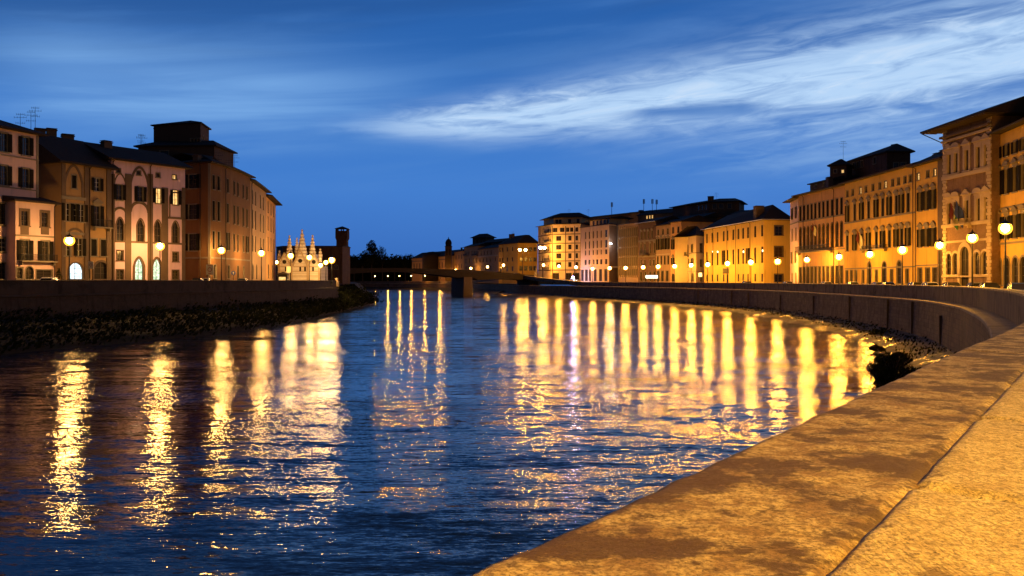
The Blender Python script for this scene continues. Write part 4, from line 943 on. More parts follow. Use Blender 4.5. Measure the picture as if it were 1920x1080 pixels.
def church():
    D = 213.0; x0, x1 = P(521, D).x, P(600, D).x; w = x1-x0; cx = (x0+x1)/2; zb = LB
    t = empty('spired_church', (cx, D, zb), 'small floodlit white marble church with three pointed spires on the left quay', 'church')
    M_ = W_['marble']; X = lambda px: P(px, D).x-cx; ZZ = lambda y: Z(y, D)-zb
    b = MB(); b.box(-w/2, w/2, 0, 9, -.2, ZZ(499)); b.build('wall', M_, t)
    b = MB()
    for y in (499, 509, 517): b.box(-w/2-.12, w/2+.12, -.14, 0, ZZ(y)-.12, ZZ(y)+.06)
    b.build('string_courses', M['trim_pale'], t)
    for a, c in ((521, 546), (549, 577), (578, 599)):
        g = MB(); l, r = X(a), X(c); m_ = (l+r)/2; zt = ZZ(470 if a == 549 else 476); z0 = ZZ(499)+.06
        g.prism([(l, z0), (r, z0), (m_+.12, zt), (m_-.12, zt)], -.02, 3.5); g.build('gable', M_, t)
        h = MB()
        for sx, e_ in ((l, -1), (r, 1)): h.prism([(sx+e_*.15, z0), (sx-e_*.25, z0), (m_-e_*.1, zt+.1), (m_+e_*.12, zt+.35)], -.22, -.04)
        for k in range(6):
            for sx in (l, r): q = k/6; h.lathe([(0.02, zt*q+z0*(1-q)+.1), (.13, zt*q+z0*(1-q)+.3), (.02, zt*q+z0*(1-q)+.55)], 5, (sx*(1-q)+m_*q, -.1))
        h.build('gable_moulding', M['trim_pale'], t)
        r_ = MB(); r_.lathe([(.02, 0), (.5, .001), (.5, .08), (.02, .081)], 12); o = r_.build('rose_window', M['dark_in'], t, (m_, -.05, (z0*2+zt)/3)); o.rotation_euler = (R(90), 0, 0)
    for px, yt, yb, r0, big in ((541, 441, 484, .85, 0), (563.5, 429, 488, 1.45, 1), (584.5, 440, 484, .85, 0), (555, 446, 474, .42, 0), (599, 467, 482, .45, 0), (522, 470, 486, .4, 0)):
        o = MB(); x = X(px); zt, z0 = ZZ(yt), ZZ(yb); yy = 1.6 if big else .9; H = zt-z0
        o.lathe([(r0*1.0, z0-1.6), (r0*1.0, z0), (r0*1.12, z0+.02), (r0*1.12, z0+.18)], 8, (x, yy), rot=.39)
        n = 7 if H > 3 else 3; prof = []
        for k in range(n): q = k/n; q2 = (k+.72)/n; prof += [(r0*(1-q)+.05, z0+.2+H*q*.97), (r0*(1-q2)+.05, z0+.2+H*q2*.97), (r0*(1-q2)+.13, z0+.2+H*(q2+.03)*.97), (r0*(1-q2)+.11, z0+.2+H*(q2+.2/n)*.97)]
        prof += [(.03, zt)]
        s_ = o.build('spire' if H > 3 else 'pinnacle', M_, t)
        c_ = MB(); c_.lathe(prof, 8, (x, yy), rot=.39)
        for k in range(n):
            for a in range(8):
                q = (k+.4)/n; rr = r0*(1-q)+.08; an = a*math.pi/4+.39
                c_.lathe([(.01, z0+.2+H*q-.1), (.09, z0+.25+H*q), (.01, z0+.45+H*q)], 4, (x+rr*math.cos(an), yy+rr*math.sin(an)))
        c_.build('spire_cone', M_, s_)
    for px in (536, 543, 563, 572, 587):
        wd = MB(); x = X(px); wd.prism([(x-.22, ZZ(510)), (x+.22, ZZ(510)), (x+.22, ZZ(501)), (x, ZZ(499.7)), (x-.22, ZZ(501))], -.05, -.02); wd.build('lancet_window', M['dark_in'], t)
    for px in (524, 547, 577.5, 598.5):
        pn = MB(); x = X(px); pn.box(x-.2, x+.2, -.3, -.02, -.1, ZZ(494)); pn.lathe([(.28, ZZ(494)), (.02, ZZ(486))], 4, (x, -.16))
        pn.build('buttress', M['trim_pale'], t)
church()

# ---------------------------------------------------------------- bridge
def bridge():
    Rr = Vector((5.5, 432)); Lf = Vector((-84, 384)); ax = (Lf-Rr); L = ax.length; ax /= L; nx = Vector((-ax.y, ax.x))
    if nx.y > 0: nx = -nx           # towards the camera
    M['bridge'] = mat('bridge_concrete', (.035, .025, .022), .9, var=.3, bump=.5, bs=3)
    t = empty('road_bridge', (Rr.x, Rr.y, 0), 'low dark arched road bridge crossing the river on a broad pier', 'bridge')
    def top(s):
        k = s/L; pts = ((-.12, 8.8), (0, 9.7), (.12, 10.7), (.34, 12.0), (.65, 12.6), (.85, 12.4), (1.0, 12.0), (1.25, 11.3))
        for (a, za), (b_, zb) in zip(pts[:-1], pts[1:]):
            if k <= b_: return za+(zb-za)*(k-a)/(b_-a)
        return 11.3
    def bot(s):
        k = s/L; pier = .325
        if k <= pier-.05: q = (k)/(pier-.05); return 7.55-.5*(2*q-1)**2
        if k >= pier+.05: q = (k-pier-.05)/(1-pier-.05); return top(s)-1.75-2.0*(2*q-1)**2
        return top(s)-3.6
    N = 60; ss_ = [-.10*L+1.30*L*i/N for i in range(N+1)]
    def W(s, o, z): p = Rr+ax*s+nx*o; return (p.x-Rr.x, p.y-Rr.y, z)
    b = MB(); vs = []; fs = []
    for s_ in ss_:
        zt = top(s_)-1.0; zb = bot(s_) if 0 <= s_ <= L else 5.0
        vs += [W(s_, 6, zb), W(s_, 6, zt), W(s_, -6, zt), W(s_, -6, zb)]
    for i in range(N):
        for k in range(4): fs.append((i*4+k, i*4+(k+1) % 4, (i+1)*4+(k+1) % 4, (i+1)*4+k))
    b.add(vs, fs); b.build('deck', M['bridge'], t)
    for o0, o1 in ((6.12, 5.8), (-5.8, -6.12)):
        b = MB(); vs = []; fs = []
        for s_ in ss_:
            zt = top(s_)
            vs += [W(s_, o0, zt-1.12), W(s_, o0, zt), W(s_, o1, zt), W(s_, o1, zt-1.12)]
        for i in range(N):
            for k in range(4): fs.append((i*4+k, i*4+(k+1) % 4, (i+1)*4+(k+1) % 4, (i+1)*4+k))
        b.add(vs, fs); b.build('parapet', M['bridge'], t)
    b = MB(); b.prism([(-2.4, -1), (2.4, -1), (2.1, 8.6), (-2.1, 8.6)], -7, 7)
    p = Rr+ax*(.325*L); b.build('pier', mat('pier_stone', (.13, .09, .075), .85, var=.2, bump=.5, bs=2), t, (p.x-Rr.x, p.y-Rr.y, 0), math.atan2(ax.y, ax.x))
    for s_, w in ((-3.0, 3.0), (L+2.5, 3.0)):
        b = MB(); b.prism([(-w, -1), (w, -1), (w, 8.8), (-w, 8.8)], -6.4, 6.4); p = Rr+ax*s_; b.build('abutment', M['bridge'], t, (p.x-Rr.x, p.y-Rr.y, 0), math.atan2(ax.y, ax.x))
    return Rr, ax, nx, L, top
BR = bridge()

# ---------------------------------------------------------------- street lamps
def lamp_proto_meshes(h, R0=.40):
    out = {}
    b = MB(); b.lathe([(.34, 0), (.34, .12), (.26, .2), (.24, .75), (.17, .85), (.13, 1.1)], 10); out['base'] = b.mesh('base', M['iron'])
    b = MB(); b.lathe([(.10, 1.08), (.075, h*.5), (.06, h-.55), (.11, h-.50), (.11, h-.42), (.06, h-.38), (.16, h-R0*.8)], 8); out['pole'] = b.mesh('pole', M['iron'])
    b = MB(); b.lathe([(R0*.86, h+R0*.60), (R0*.88, h+R0*.70), (R0*.5, h+R0*.98), (.10, h+R0*1.15), (.05, h+R0*1.4), (.01, h+R0*1.7)], 10); out['cap'] = b.mesh('cap', M['iron'])
    b = MB(); prof = [(max(.01, R0*math.sin(math.pi*k/9)), h-R0*math.cos(math.pi*k/9)) for k in range(10)]; b.lathe(prof, 14); out['g'] = b
    b = MB(); R1 = R0*.6; b.lathe([(max(.01, R1*math.sin(math.pi*k/7)), h-R1*math.cos(math.pi*k/7)) for k in range(8)], 12); out['c'] = b
    return out
GLOW = {'amber_shell': glowglass('amber_halo_glass', (1.0, .42, .03), 1.7), 'amber': glowglass('amber_lamp_glass', (1.0, .62, .22), 30), 'white': glowglass('white_lamp_glass', (.85, .92, 1.0), 30), 'blue': glowglass('blue_lamp_glass', (.35, .35, 1.0), 40)}  # amber shell: added glow imitating the glare halo round each bulb
LAMPC = {}
def street_lamp(x, y, zb, zh, power, label, group, col=SODIUM, R0=.40, glow='amber', cat='street lamp', name='street_lamp'):
    key = (round(zh-zb, 1), R0)
    if key not in LAMPC: LAMPC[key] = lamp_proto_meshes(key[0], R0); LAMPC[key]['gm'] = {}
    k = LAMPC[key]; t = empty(name, (x, y, zb), label, cat, group)
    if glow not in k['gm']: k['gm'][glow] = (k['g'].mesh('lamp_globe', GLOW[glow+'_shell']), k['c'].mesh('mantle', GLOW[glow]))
    for nme in ('base', 'pole', 'cap'): inst(nme, k[nme], t, (0, 0, 0))
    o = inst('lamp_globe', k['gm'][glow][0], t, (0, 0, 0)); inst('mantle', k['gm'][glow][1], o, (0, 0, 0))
    ld = bpy.data.lights.new('bulb', 'POINT'); ld.energy = power; ld.color = col; ld.shadow_soft_size = R0*.9
    lo = bpy.data.objects.new('bulb', ld); C.objects.link(lo); lo.parent = t; lo.location = (0, 0, key[0])
    return t
ordw = ['first', 'second', 'third', 'fourth', 'fifth', 'sixth', 'seventh', 'eighth', 'ninth', 'tenth', 'eleventh', 'twelfth', 'thirteenth', 'fourteenth', 'fifteenth', 'sixteenth', 'seventeenth', 'eighteenth', 'nineteenth', 'twentieth', 'twenty-first']
RL = [(1885, 428, 'in front of the ochre palace at the right edge'), (1823, 447, 'in front of the brick palace portal'), (1762, 460, 'between the brick palace and the narrow ochre house'), (1692, 469, 'before the right end of the long ochre palace'),
      (1631, 477, 'before the middle of the long ochre palace'), (1573, 482, 'before the right end of the arcaded palace'), (1513, 487, 'before the left end of the arcaded palace'), (1458, 490, 'before the side wall of the yellow building'),
      (1408, 492, 'before the right half of the yellow building front'), (1364, 494, 'beside the dark billboard before the yellow building'), (1327, 496, 'before the left end of the yellow building'), (1296, 497, 'before the low cream corner house'),
      (1265, 499, 'before the narrow orange house'), (1234, 500, 'just right of the long white light box'), (1206, 501, 'before the single balcony house'), (1173, 502, 'before the office building with fins'), (1143, 503, 'before the blank brown side wall'),
      (1111, 504, 'before the colonnade of the orange block'), (1080, 501, 'directly above the blue flashing car'), (1048, 498, 'before the middle of the cream apartment block'), (1019, 495, 'low before the left side of the cream apartment block')]
curve_lamp = offs(cR, 3.0)
for i, (px, y, wh) in enumerate(RL):
    q, tg = at_px(curve_lamp, px); D = q.y; zh = Z(y, D); zb = 5.47+ramp(q.x, q.y)
    zh = min(max(zh, zb+4.7), zb+6.4)
    street_lamp(q.x, q.y, zb, zh, P_RIGHT*(.85 if i < 3 else 1), f'globe street lamp {wh}', 'globe lamps along the right quay', R0=.56 if i < 3 else .66 if i < 7 else .8)  # globes enlarged farther off to stand in for lamp glare
# lamps of the same row that stand outside the frame beside the camera
for x, y, e_, wh in ((3.7, -2.6, 6600, 'right beside the viewpoint'), (14.5, 9.0, 4200, 'just outside the right edge near the viewpoint'), (25.5, 32, 3200, 'outside the right edge at the bend of the wall'), (36.0, 53, 3200, 'just beyond the right edge of the view')):
    street_lamp(x, y, 5.47, 11.0, e_, f'globe street lamp standing {wh}', 'globe lamps along the right quay', col=SODIUM_Y)
LL = [(130, 452, 'before the lit shop arch of the ochre house'), (300, 462, 'before the rose gothic palace'), (415, 470, 'before the curved orange house'), (490, 475, 'before the narrow tan house'), (545, 480, 'before the left spire of the church'), (580, 483, 'before the right spire of the church')]
for i, (px, y, wh) in enumerate(LL):
    D = 5.0*F/(HZ-y); q = P(px, D); street_lamp(q.x, q.y, 6.05, 12.0, P_LEFT, f'lit globe street lamp {wh}', 'globe lamps along the left quay', R0=.66, col=LEFTCOL)
for px, D, zh, pw, wh in ((519, 236, 11.8, 1500, 'small in the gap between the last left house and the church'), (601, 206, 10.6, 2000, 'at the right corner of the church, lowest of the bright cluster'), (611, 203, 11.2, 2400, 'in the middle of the bright cluster beside the church'), (622, 201, 11.7, 3400, 'biggest of the bright cluster beside the church')):
    q = P(px, D); street_lamp(q.x, q.y, 5.95, zh, pw, f'lit globe street lamp {wh}', 'globe lamps along the left quay', R0=.8 if px > 620 else .6, col=(1, .54, .16))
# tall masts at the bridge head and lamps of the far quay
def mast(px, y, D, heads, label, pw):
    q = P(px, D); zh = Z(y, D); zb = 5.35+ramp(q.x, q.y); t = empty('lamp_mast', (q.x, q.y, zb), label, 'lamp mast'); H = zh-zb
    b = MB(); b.lathe([(.22, 0), (.14, H*.6), (.09, H-.6)], 8); b.tube((-1.5, 0, H-.65), (1.5, 0, H-.65), .06); b.build('pole', M['iron'], t)
    for k, dx in enumerate(heads):
        b = MB(); b.lathe([(.05, -.6), (.55, -.3), (.75, .1), (.6, .55), (.05, .75)], 12); b.build('lamp_head', GLOW['amber'], t, (dx, 0, H))
        ld = bpy.data.lights.new('bulb', 'POINT'); ld.energy = pw; ld.color = SODIUM; ld.shadow_soft_size = .5
        lo = bpy.data.objects.new('bulb', ld); C.objects.link(lo); lo.parent = t; lo.location = (dx, 0, H)
mast(1017, 465, 400, (-.9, .9), 'tall lamp mast with big double light left of the cream apartment block', 5500)
mast(980, 469, 460, (-1.5, 1.5), 'tall lamp mast with twin heads before the orange corner house beyond the bridge', 11000)
for px, y, D, wh in ((944, 497, 490, 'before the orange corner house'), (914, 500.5, 540, 'before the pale roof terrace house'), (883, 503, 600, 'before the tan balcony house'), (854, 506, 660, 'at the end of the terrace of houses'), (826, 507, 690, 'before the low long hall')):
    q = P(px, D); street_lamp(q.x, q.y, 8.3 if D > 500 else 9.0, Z(y, D), 3800 if D < 600 else 2500, f'street lamp beyond the bridge {wh}', 'lamps on the quay beyond the bridge', R0=.9)
for px, wh in ((703, 'farthest left, near the bushes'), (727, 'second from the left'), (749, 'third from the left'), (771, 'fourth from the left'), (797, 'fifth from the left'), (824, 'last before the pier')):
    D = 770-(px-703)*.95; q = P(px, D)
    c = at = min(cR, key=lambda p_: (p_.x-q.x)**2+(p_.y-q.y)**2)
    street_lamp(q.x, q.y, 5.4, 10.8, 4200, f'far lamp glimpsed under the bridge deck, {wh}', 'lamps seen under the bridge', R0=.45)

# wall lamp on the orange block
t = empty('wall_lamp', (P(1144.5, 351.5).x, 350.8, Z(457, 351.5)), 'cold white wall lamp on the corner of the orange stone-clad block', 'wall lamp')
b = MB(); b.tube((0, 1.2, .1), (0, 0, .1), .05); b.build('bracket', M['iron'], t)
b = MB(); b.lathe([(.05, -.3), (.35, -.1), (.4, .1), (.2, .3), (.03, .35)], 10); b.build('lamp_head', GLOW['white'], t)
ld = bpy.data.lights.new('bulb', 'POINT'); ld.energy = 900; ld.color = (.85, .92, 1); ld.shadow_soft_size = .3; lo = bpy.data.objects.new('bulb', ld); C.objects.link(lo); lo.parent = t

# ---------------------------------------------------------------- cars
PAINT = {n: mat(n+'_car_paint', c, .25, metal=.2, var=.05, spec=.6) for n, c in dict(white=(.7, .7, .68), black=(.015, .015, .018), silver=(.35, .35, .36), red=(.3, .02, .02), blue=(.03, .06, .3), grey=(.1, .1, .11)).items()}
M['tyre'] = mat('tyre_rubber', (.02, .02, .02), .9); M['rim'] = mat('wheel_rim', (.4, .4, .4), .4, metal=.8)
M['headlight'] = mat('headlight_glass', (.8, .8, .8), .2); M['tail'] = mat('tail_light_glass', (.4, .02, .02), .3)
M['tail_on'] = emis('lit_tail_light', (1, .08, .03), 6); M['head_on'] = emis('lit_headlight', (1, .92, .75), 18)
def car_proto():
    me = {}
    def loft(secs):     # (x, halfwidth, z0, z1)
        b = MB(); vs = []; fs = []
        for x, w, z0, z1 in secs: vs += [(x, -w, z0), (x, w, z0), (x, w*1.02, (z0+z1)/2), (x, w*.94, z1), (x, -w*.94, z1), (x, -w*1.02, (z0+z1)/2)]
        n = 6
        for i in range(len(secs)-1):
            for k in range(n): fs.append((i*n+k, i*n+(k+1) % n, (i+1)*n+(k+1) % n, (i+1)*n+k))
        fs += [tuple(range(n)), tuple(range((len(secs)-1)*n, len(secs)*n))]
        return b.add(vs, fs)
    b = loft([(-2.05, .70, .38, .72), (-1.98, .80, .28, .85), (-1.3, .84, .22, .96), (-.4, .85, .22, .93), (.6, .85, .22, .92), (1.3, .84, .22, .86), (1.85, .78, .26, .74), (2.02, .66, .34, .62)])
    # roof skin over the cabin
    b.add([(-1.25, -.60, 1.43), (-1.25, .60, 1.43), (.05, .60, 1.46), (.05, -.60, 1.46), (-1.5, -.55, 1.34), (-1.5, .55, 1.34), (.35, -.56, 1.37), (.35, .56, 1.37)], [(0, 1, 2, 3), (4, 5, 1, 0), (3, 2, 7, 6)])
    for sy in (-1, 1):
        for x0, z0, x1, z1 in ((-1.9, .92, -1.5, 1.36), (1.05, .9, .35, 1.38), (-.35, .92, -.4, 1.44)): b.tube((x0, sy*.76, z0), (x1, sy*.58, z1), .035, seg=5)
    me['body'] = b
    g = MB(); g.add([(-1.85, -.74, .92), (1.0, -.74, .9), (.33, -.56, 1.36), (-1.48, -.55, 1.33), (-1.85, .74, .92), (1.0, .74, .9), (.33, .56, 1.36), (-1.48, .55, 1.33), (-1.25, -.59, 1.42), (.05, -.59, 1.45), (-1.25, .59, 1.42), (.05, .59, 1.45)],
                [(0, 1, 2, 9, 8, 3), (4, 5, 6, 11, 10, 7), (1, 5, 6, 2), (0, 4, 7, 3)]); me['windows'] = g.mesh('windows', M['glass'])
    w = MB(); prof = [(.31, -.1), (.33, -.06), (.33, .06), (.31, .1)]; w.lathe(prof, 16); me['wheel'] = w.mesh('wheel', M['tyre'])
    r = MB(); r.lathe([(.2, -.105), (.2, .105)], 12); me['rim'] = r.mesh('rim', M['rim'])
    h = MB(); h.box(-.06, .04, -.17, .17, -.07, .07); me['h'] = h; return me
CP = car_proto(); CBODY = {k: CP['body'].mesh('body', m) for k, m in PAINT.items()}
CH = {k: CP['h'].mesh('headlight', M[k]) for k in ('headlight', 'tail', 'tail_on', 'head_on')}
def car(x, y, zb, ang, paint, label, group=None, on=False):
    t = empty('parked_car' if not on else 'moving_car', (x, y, zb), label, 'car', group, ang)
    inst('body', CBODY[paint], t, (0, 0, 0)); inst('windows', CP['windows'], t, (0, 0, 0))
    for sx in (-1.25, 1.3):
        for sy in (-.74, .74):
            w = inst('wheel', CP['wheel'], t, (sx, sy, .33)); w.rotation_euler = (R(90), 0, 0); inst('rim', CP['rim'], w, (0, 0, 0))
    for sy in (-.55, .55):
        inst('headlight', CH['head_on' if on else 'headlight'], t, (2.0, sy, .58)); inst('tail_light', CH['tail_on' if on else 'tail'], t, (-2.02, sy, .68))
    return t
def car_at(px, off, paint, label, on=False, flip=False):
    q, tg = at_px(offs(cR, off), px); a = math.atan2(tg.y, tg.x)+(math.pi if flip else 0)
    return car(q.x, q.y, 5.35+ramp(q.x, q.y), a, paint, label, 'cars parked along the right quay', on)
for px, pt, lb in ((1910, 'blue', 'blue car roof behind the parapet at the right edge'), (1852, 'black', 'black car below the brick palace, right of its portal'), (1829, 'grey', 'dark grey car before the brick palace portal'), (1786, 'black', 'black car before the left windows of the brick palace'),
                   (1741, 'white', 'white car before the narrow ochre house'), (1715, 'black', 'black car at the joint of the two ochre fronts'), (1666, 'blue', 'blue car before the middle arch of the long palace'), (1645, 'grey', 'grey car before the long palace'), (1600, 'silver', 'silver car at the left end of the long palace'),
                   (1548, 'white', 'white car before the arcaded palace'), (1475, 'black', 'black car before the slim pink house'), (1398, 'grey', 'grey car before the yellow building front')):
    car_at(px, 4.75, pt, lb, flip=random.random() < .5)
# car with blue flashing light on the bridge ramp
q, tg = at_px(offs(cR, 5.5), 1075); c = car(q.x, q.y, 5.35+ramp(q.x, q.y)+.25, math.atan2(tg.y, tg.x)+math.pi, 'white', 'white car with dazzling blue-white light on the ramp before the cream apartment block', None, True)
b = MB(); b.box(-.16, .16, -.5, .5, 0, .16); b.build('flashing_light', GLOW['blue'], c, (-.5, 0, 1.47))
b = MB(); b.lathe([(.05, -.35), (.4, -.15), (.45, .1), (.25, .3), (.03, .38)], 10); b.build('beacon', GLOW['blue'], c, (-.5, 0, 1.85))
ld = bpy.data.lights.new('beacon_light', 'POINT'); ld.energy = 3600; ld.color = (.45, .42, 1); ld.shadow_soft_size = .35; lo = bpy.data.objects.new('beacon_light', ld); C.objects.link(lo); lo.parent = c; lo.location = (-.5, 0, 2.0)
# cars on the bridge
for s_, pt, fl, lb in ((.16, 'red', 0, 'red car with lit lights on the bridge near its right end'), (.05, 'black', 1, 'dark car with lit lights coming off the bridge')):
    Rr, ax, nx, L, top = BR; p = Rr+ax*(s_*L)+nx*4.2; car(p.x, p.y, top(s_*L)-.99, math.atan2(ax.y, ax.x)+(math.pi if fl else 0), pt, lb, 'cars on the bridge', True)
for px, D, pt, lb in ((95, 108, 'white', 'white car roof before the low pink balcony house'), (372, 137, 'black', 'black car before the end wall of the curved orange house'), (385, 141, 'silver', 'silver car beside the cream notice board'), (455, 154, 'grey', 'grey car between the third and fourth left lamps')):
    q = P(px, D); car(q.x, q.y, 5.945, R(100), pt, lb, 'cars parked along the left quay')

# ---------------------------------------------------------------- signs and street furniture
def board(px, D, y0, y1, w, m, label, name='sign_board', cat='sign', zb=5.95, ring=None, posts=2, marks=None):
    q = P(px, D); z1, z0 = Z(y0, D)-zb, Z(y1, D)-zb; t = empty(name, (q.x, q.y, zb), label, cat)
    b = MB(); b.box(-w/2, w/2, -.05, .05, z0, z1); b.build('panel', m, t)
    for x in ((-w/2+.1, w/2-.1) if posts == 2 else (0,)): p_ = MB(); p_.tube((x, .09, 0), (x, .09, z1-.05), .045); p_.build('post', M['iron'], t)
    if ring:
        r = MB(); n = 20; zc = (z0+z1)/2; r0, r1 = w*.22, w*.31
        for k in range(n):
            a, c = 2*math.pi*k/n, 2*math.pi*(k+1)/n
            r.quad((r0*math.cos(a), -.056, zc+r0*math.sin(a)), (r1*math.cos(a), -.056, zc+r1*math.sin(a)), (r1*math.cos(c), -.056, zc+r1*math.sin(c)), (r0*math.cos(c), -.056, zc+r0*math.sin(c)))
        r.build('ring_mark', ring, t)
    if marks:
        r = MB()
        for zf_, ww in ((.9, .6), (.14, .5), (.07, .35)): zc = z0+(z1-z0)*zf_; r.box(-w*ww/2, w*ww/2, -.058, -.051, zc-.03, zc+.03)
        r.build('lettering', marks, t)
    return t
cream = mat('cream_sign_paint', (.75, .66, .42), .5, var=.08); redp = mat('red_sign_paint', (.5, .05, .03), .5); darkp = mat('dark_sign_paint', (.05, .035, .025), .6)
board(393.5, 120, 496, 515, .98, cream, 'cream notice board with a red ring beside the third left lamp', ring=redp, marks=redp)
board(170.5, 112, 490, 504, .62, cream, 'small cream sign with a red mark below the ochre house', ring=redp)
board(541, 176, 499.5, 511, .8, mat('lit_yellow_board', (.8, .6, .2), .5, emit=(1, .75, .2), es=1.0), 'bright yellow board before the left end of the church')
board(1313, 262, 511.5, 519, 1.0, mat('lit_yellow_sign', (.8, .7, .4), .5, emit=(1, .8, .3), es=1.6), 'small glowing yellow sign before the low cream corner house', zb=5.35)
board(1361, 238, 503, 513, 1.6, darkp, 'dark rectangular billboard before the yellow building', zb=5.35, cat='billboard', name='billboard')
t = board(1222, 288, 516.3, 521.5, 3.8, emis('white_light_box_face', (1, .88, .70), 5), 'long bright white light box just above the right parapet', zb=5.35, name='light_box', cat='light box')
q = P(438, 150); t = empty('road_sign', (q.x, q.y, 5.95), 'round dark blue road sign with white arrow beside the cream notice board', 'road sign')
b = MB(); b.lathe([(.38, -.02), (.38, .02)], 20); o = b.build('disc', mat('blue_sign_paint', (.03, .05, .2), .4), t, (0, -.1, 2.3)); o.rotation_euler = (R(90), 0, 0)
b = MB(); b.box(-.05, .05, -.14, -.125, 2.08, 2.4); b.prism([(-.15, 2.36), (.15, 2.36), (0, 2.56)], -.14, -.125); b.build('arrow_mark', M['whitewood'], t)
b = MB(); b.tube((0, 0, 0), (0, 0, 2.6), .04); b.build('post', M['iron'], t)
# newspaper kiosk before the church
q = P(531, 188); t = empty('kiosk', (q.x, q.y, 5.95), 'small dark kiosk left of the church', 'kiosk')
b = MB(); b.box(-1, 1, -.8, .8, 0, 2.3); b.build('cabin', M['iron'], t); b = MB(); b.lathe([(1.7, 2.3), (1.7, 2.42), (.1, 2.9)], 4, rot=math.pi/4); b.build('roof', M['roof'], t); b = MB(); b.box(-.7, .7, -.86, -.81, 1.0, 1.8); b.build('counter_window', M['lit_warm'], t)
# pale statue at the bridge ramp
q = P(1006, 428); zb = 5.35+ramp(q.x, q.y); t = empty('obelisk', (q.x, q.y, zb), 'slender pale stone obelisk at the bridge head', 'obelisk')
H = Z(498, 428)-zb; b = MB(); b.box(-.9, .9, -.9, .9, 0, 1.6); b.box(-1.1, 1.1, -1.1, 1.1, 1.6, 1.85); b.build('pedestal', M['trim_pale'], t)
b = MB(); b.lathe([(.75, 1.85), (.55, H*.55), (.62, H*.6), (.42, H*.8), (.3, H*.9), (.02, H)], 8); b.build('shaft', M['trim_pale'], t)

# ---------------------------------------------------------------- vegetation
def leaves(mb, c, rad, n, size, seed=0, mi=0, shell=.45):
    rnd = random.Random(seed)
    for _ in range(n):
        while True:
            v = Vector((rnd.uniform(-1, 1), rnd.uniform(-1, 1), rnd.uniform(-1, 1)))
            if shell < v.length < 1: break
        k = 1+.35*noise.noise(v*1.7+Vector((seed, 0, 0)))
        p = Vector((c[0]+v.x*rad[0]*k, c[1]+v.y*rad[1]*k, c[2]+v.z*rad[2]*k))
        if noise.noise(p*(1.2/max(rad))*1.6+Vector((seed*3, 1, 2))) < -.12: continue
        a = Vector((rnd.gauss(0, 1), rnd.gauss(0, 1), rnd.gauss(0, 1))).normalized(); b_ = a.orthogonal().normalized(); c_ = a.cross(b_)
        s_ = size*rnd.uniform(.6, 1.4)
        mb.add([p-b_*s_, p+c_*s_*.45, p+b_*s_, p-c_*s_*.45], [(0, 1, 2, 3)], mi)
def shrub(x, y, z, r, h, label, group, seed, n=500, size=.14, name='shrub'):
    t = empty(name, (x, y, z), label, 'shrub', group); rnd = random.Random(seed)
    st = MB()
    for k in range(9):
        a = rnd.uniform(0, 6.28); q = Vector((math.cos(a)*r*rnd.uniform(.2, .8), math.sin(a)*r*rnd.uniform(.2, .8), h*rnd.uniform(.6, 1.0)))
        st.tube((0, 0, -.1), q*.5+Vector((0, 0, .1)), .03, .02, 5); st.tube(q*.5+Vector((0, 0, .1)), q, .02, .008, 4)
    st.build('stems', M['bark'], t)
    lf = MB()
    for k in range(9):
        a = rnd.uniform(0, 6.28); o_ = r*rnd.uniform(.1, .95); q_ = rnd.uniform(.22, .5)
        leaves(lf, (math.cos(a)*o_, math.sin(a)*o_, h*rnd.uniform(.2, .85)), (r*q_, r*q_, h*q_*.7), n//8, size*rnd.uniform(.7, 1.2), seed*7+k, shell=.1)
    lf.build('foliage', M['leaf'], t)
for i, (x, y, r, h, lb) in enumerate(((23.3, 55.0, 1.7, 1.9, 'bush at the water edge where the near coping hides the bank'), (25.9, 60.5, 1.9, 2.2, 'tall dark bush half hiding the lamp reflection at the right water edge'), (28.7, 66.5, 1.7, 1.9, 'rounded dark bush on the right stone terrace'),
                                  (31.2, 73, 1.5, 1.5, 'low bush on the terrace where the bank widens'), (26.0, 57, 1.2, 1.1, 'small bush behind the tall one on the terrace'), (35.3, 86, 1.0, .9, 'small tuft bush on the terrace below the wall'), (29.5, 61.5, .8, .7, 'tiny bush near the wall foot'), (45.5, 109, 1.6, 1.5, 'bush against the wall foot by the drain channel'))):
    shrub(x, y, .1, r, h*.75, lb, 'bushes on the right terrace', 20+i, n=1500 if r > 1.3 else 700, size=.13)
# ivy and weeds hanging on the left bank: uncountable ground cover
def undergrowth(name, curve_a, curve_b, n, hmax, seed, label, z0, z1, size=.3, jit=1.0):
    rnd = random.Random(seed); mb = MB(); na, nb = len(curve_a), len(curve_b)
    for _ in range(n):
        u = rnd.random(); v = rnd.random()
        a = curve_a[min(na-1, int(u*na))]; b_ = curve_b[min(nb-1, int(u*nb))]; p = a.lerp(b_, v)
        p = p+Vector((rnd.gauss(0, jit), rnd.gauss(0, jit)))
        hh = hmax*(.35+.65*abs(noise.noise(Vector((p.x*.12, p.y*.12, seed)))*2))*rnd.random()
        z = z0+(z1-z0)*v+hh
        A = Vector((rnd.gauss(0, 1), rnd.gauss(0, 1), rnd.gauss(0, .6))).normalized(); B = A.orthogonal().normalized(); c_ = A.cross(B); s_ = size*rnd.uniform(.5, 1.5)
        q = Vector((p.x, p.y, z)); mb.add([q-B*s_, q+c_*s_*.5, q+B*s_, q-c_*s_*.5], [(0, 1, 2, 3)], 0 if rnd.random() < .95 else 1)
    props(mb.build(name, [M['leaf'], M['leaf2']]), label, 'undergrowth', None, 'stuff')
LA = [p for p in offs(cL, .9) if p.y > 60]; LB_ = [p for p in cr(EDGE_L, 2) if 60 < p.y < 212]
undergrowth('bank_undergrowth', LA, LB_, 15000, 1.5, 3, 'dark tangled weeds and low scrub covering the left bank', 2.6, .2, .26)
TA = [Vector(p) for p in ((-42, 209), (-44.5, 218), (-48, 230), (-52, 246), (-55, 262), (-58, 280))]; TB = [p for p in cr(EDGE_L, 2) if 205 < p.y < 290]
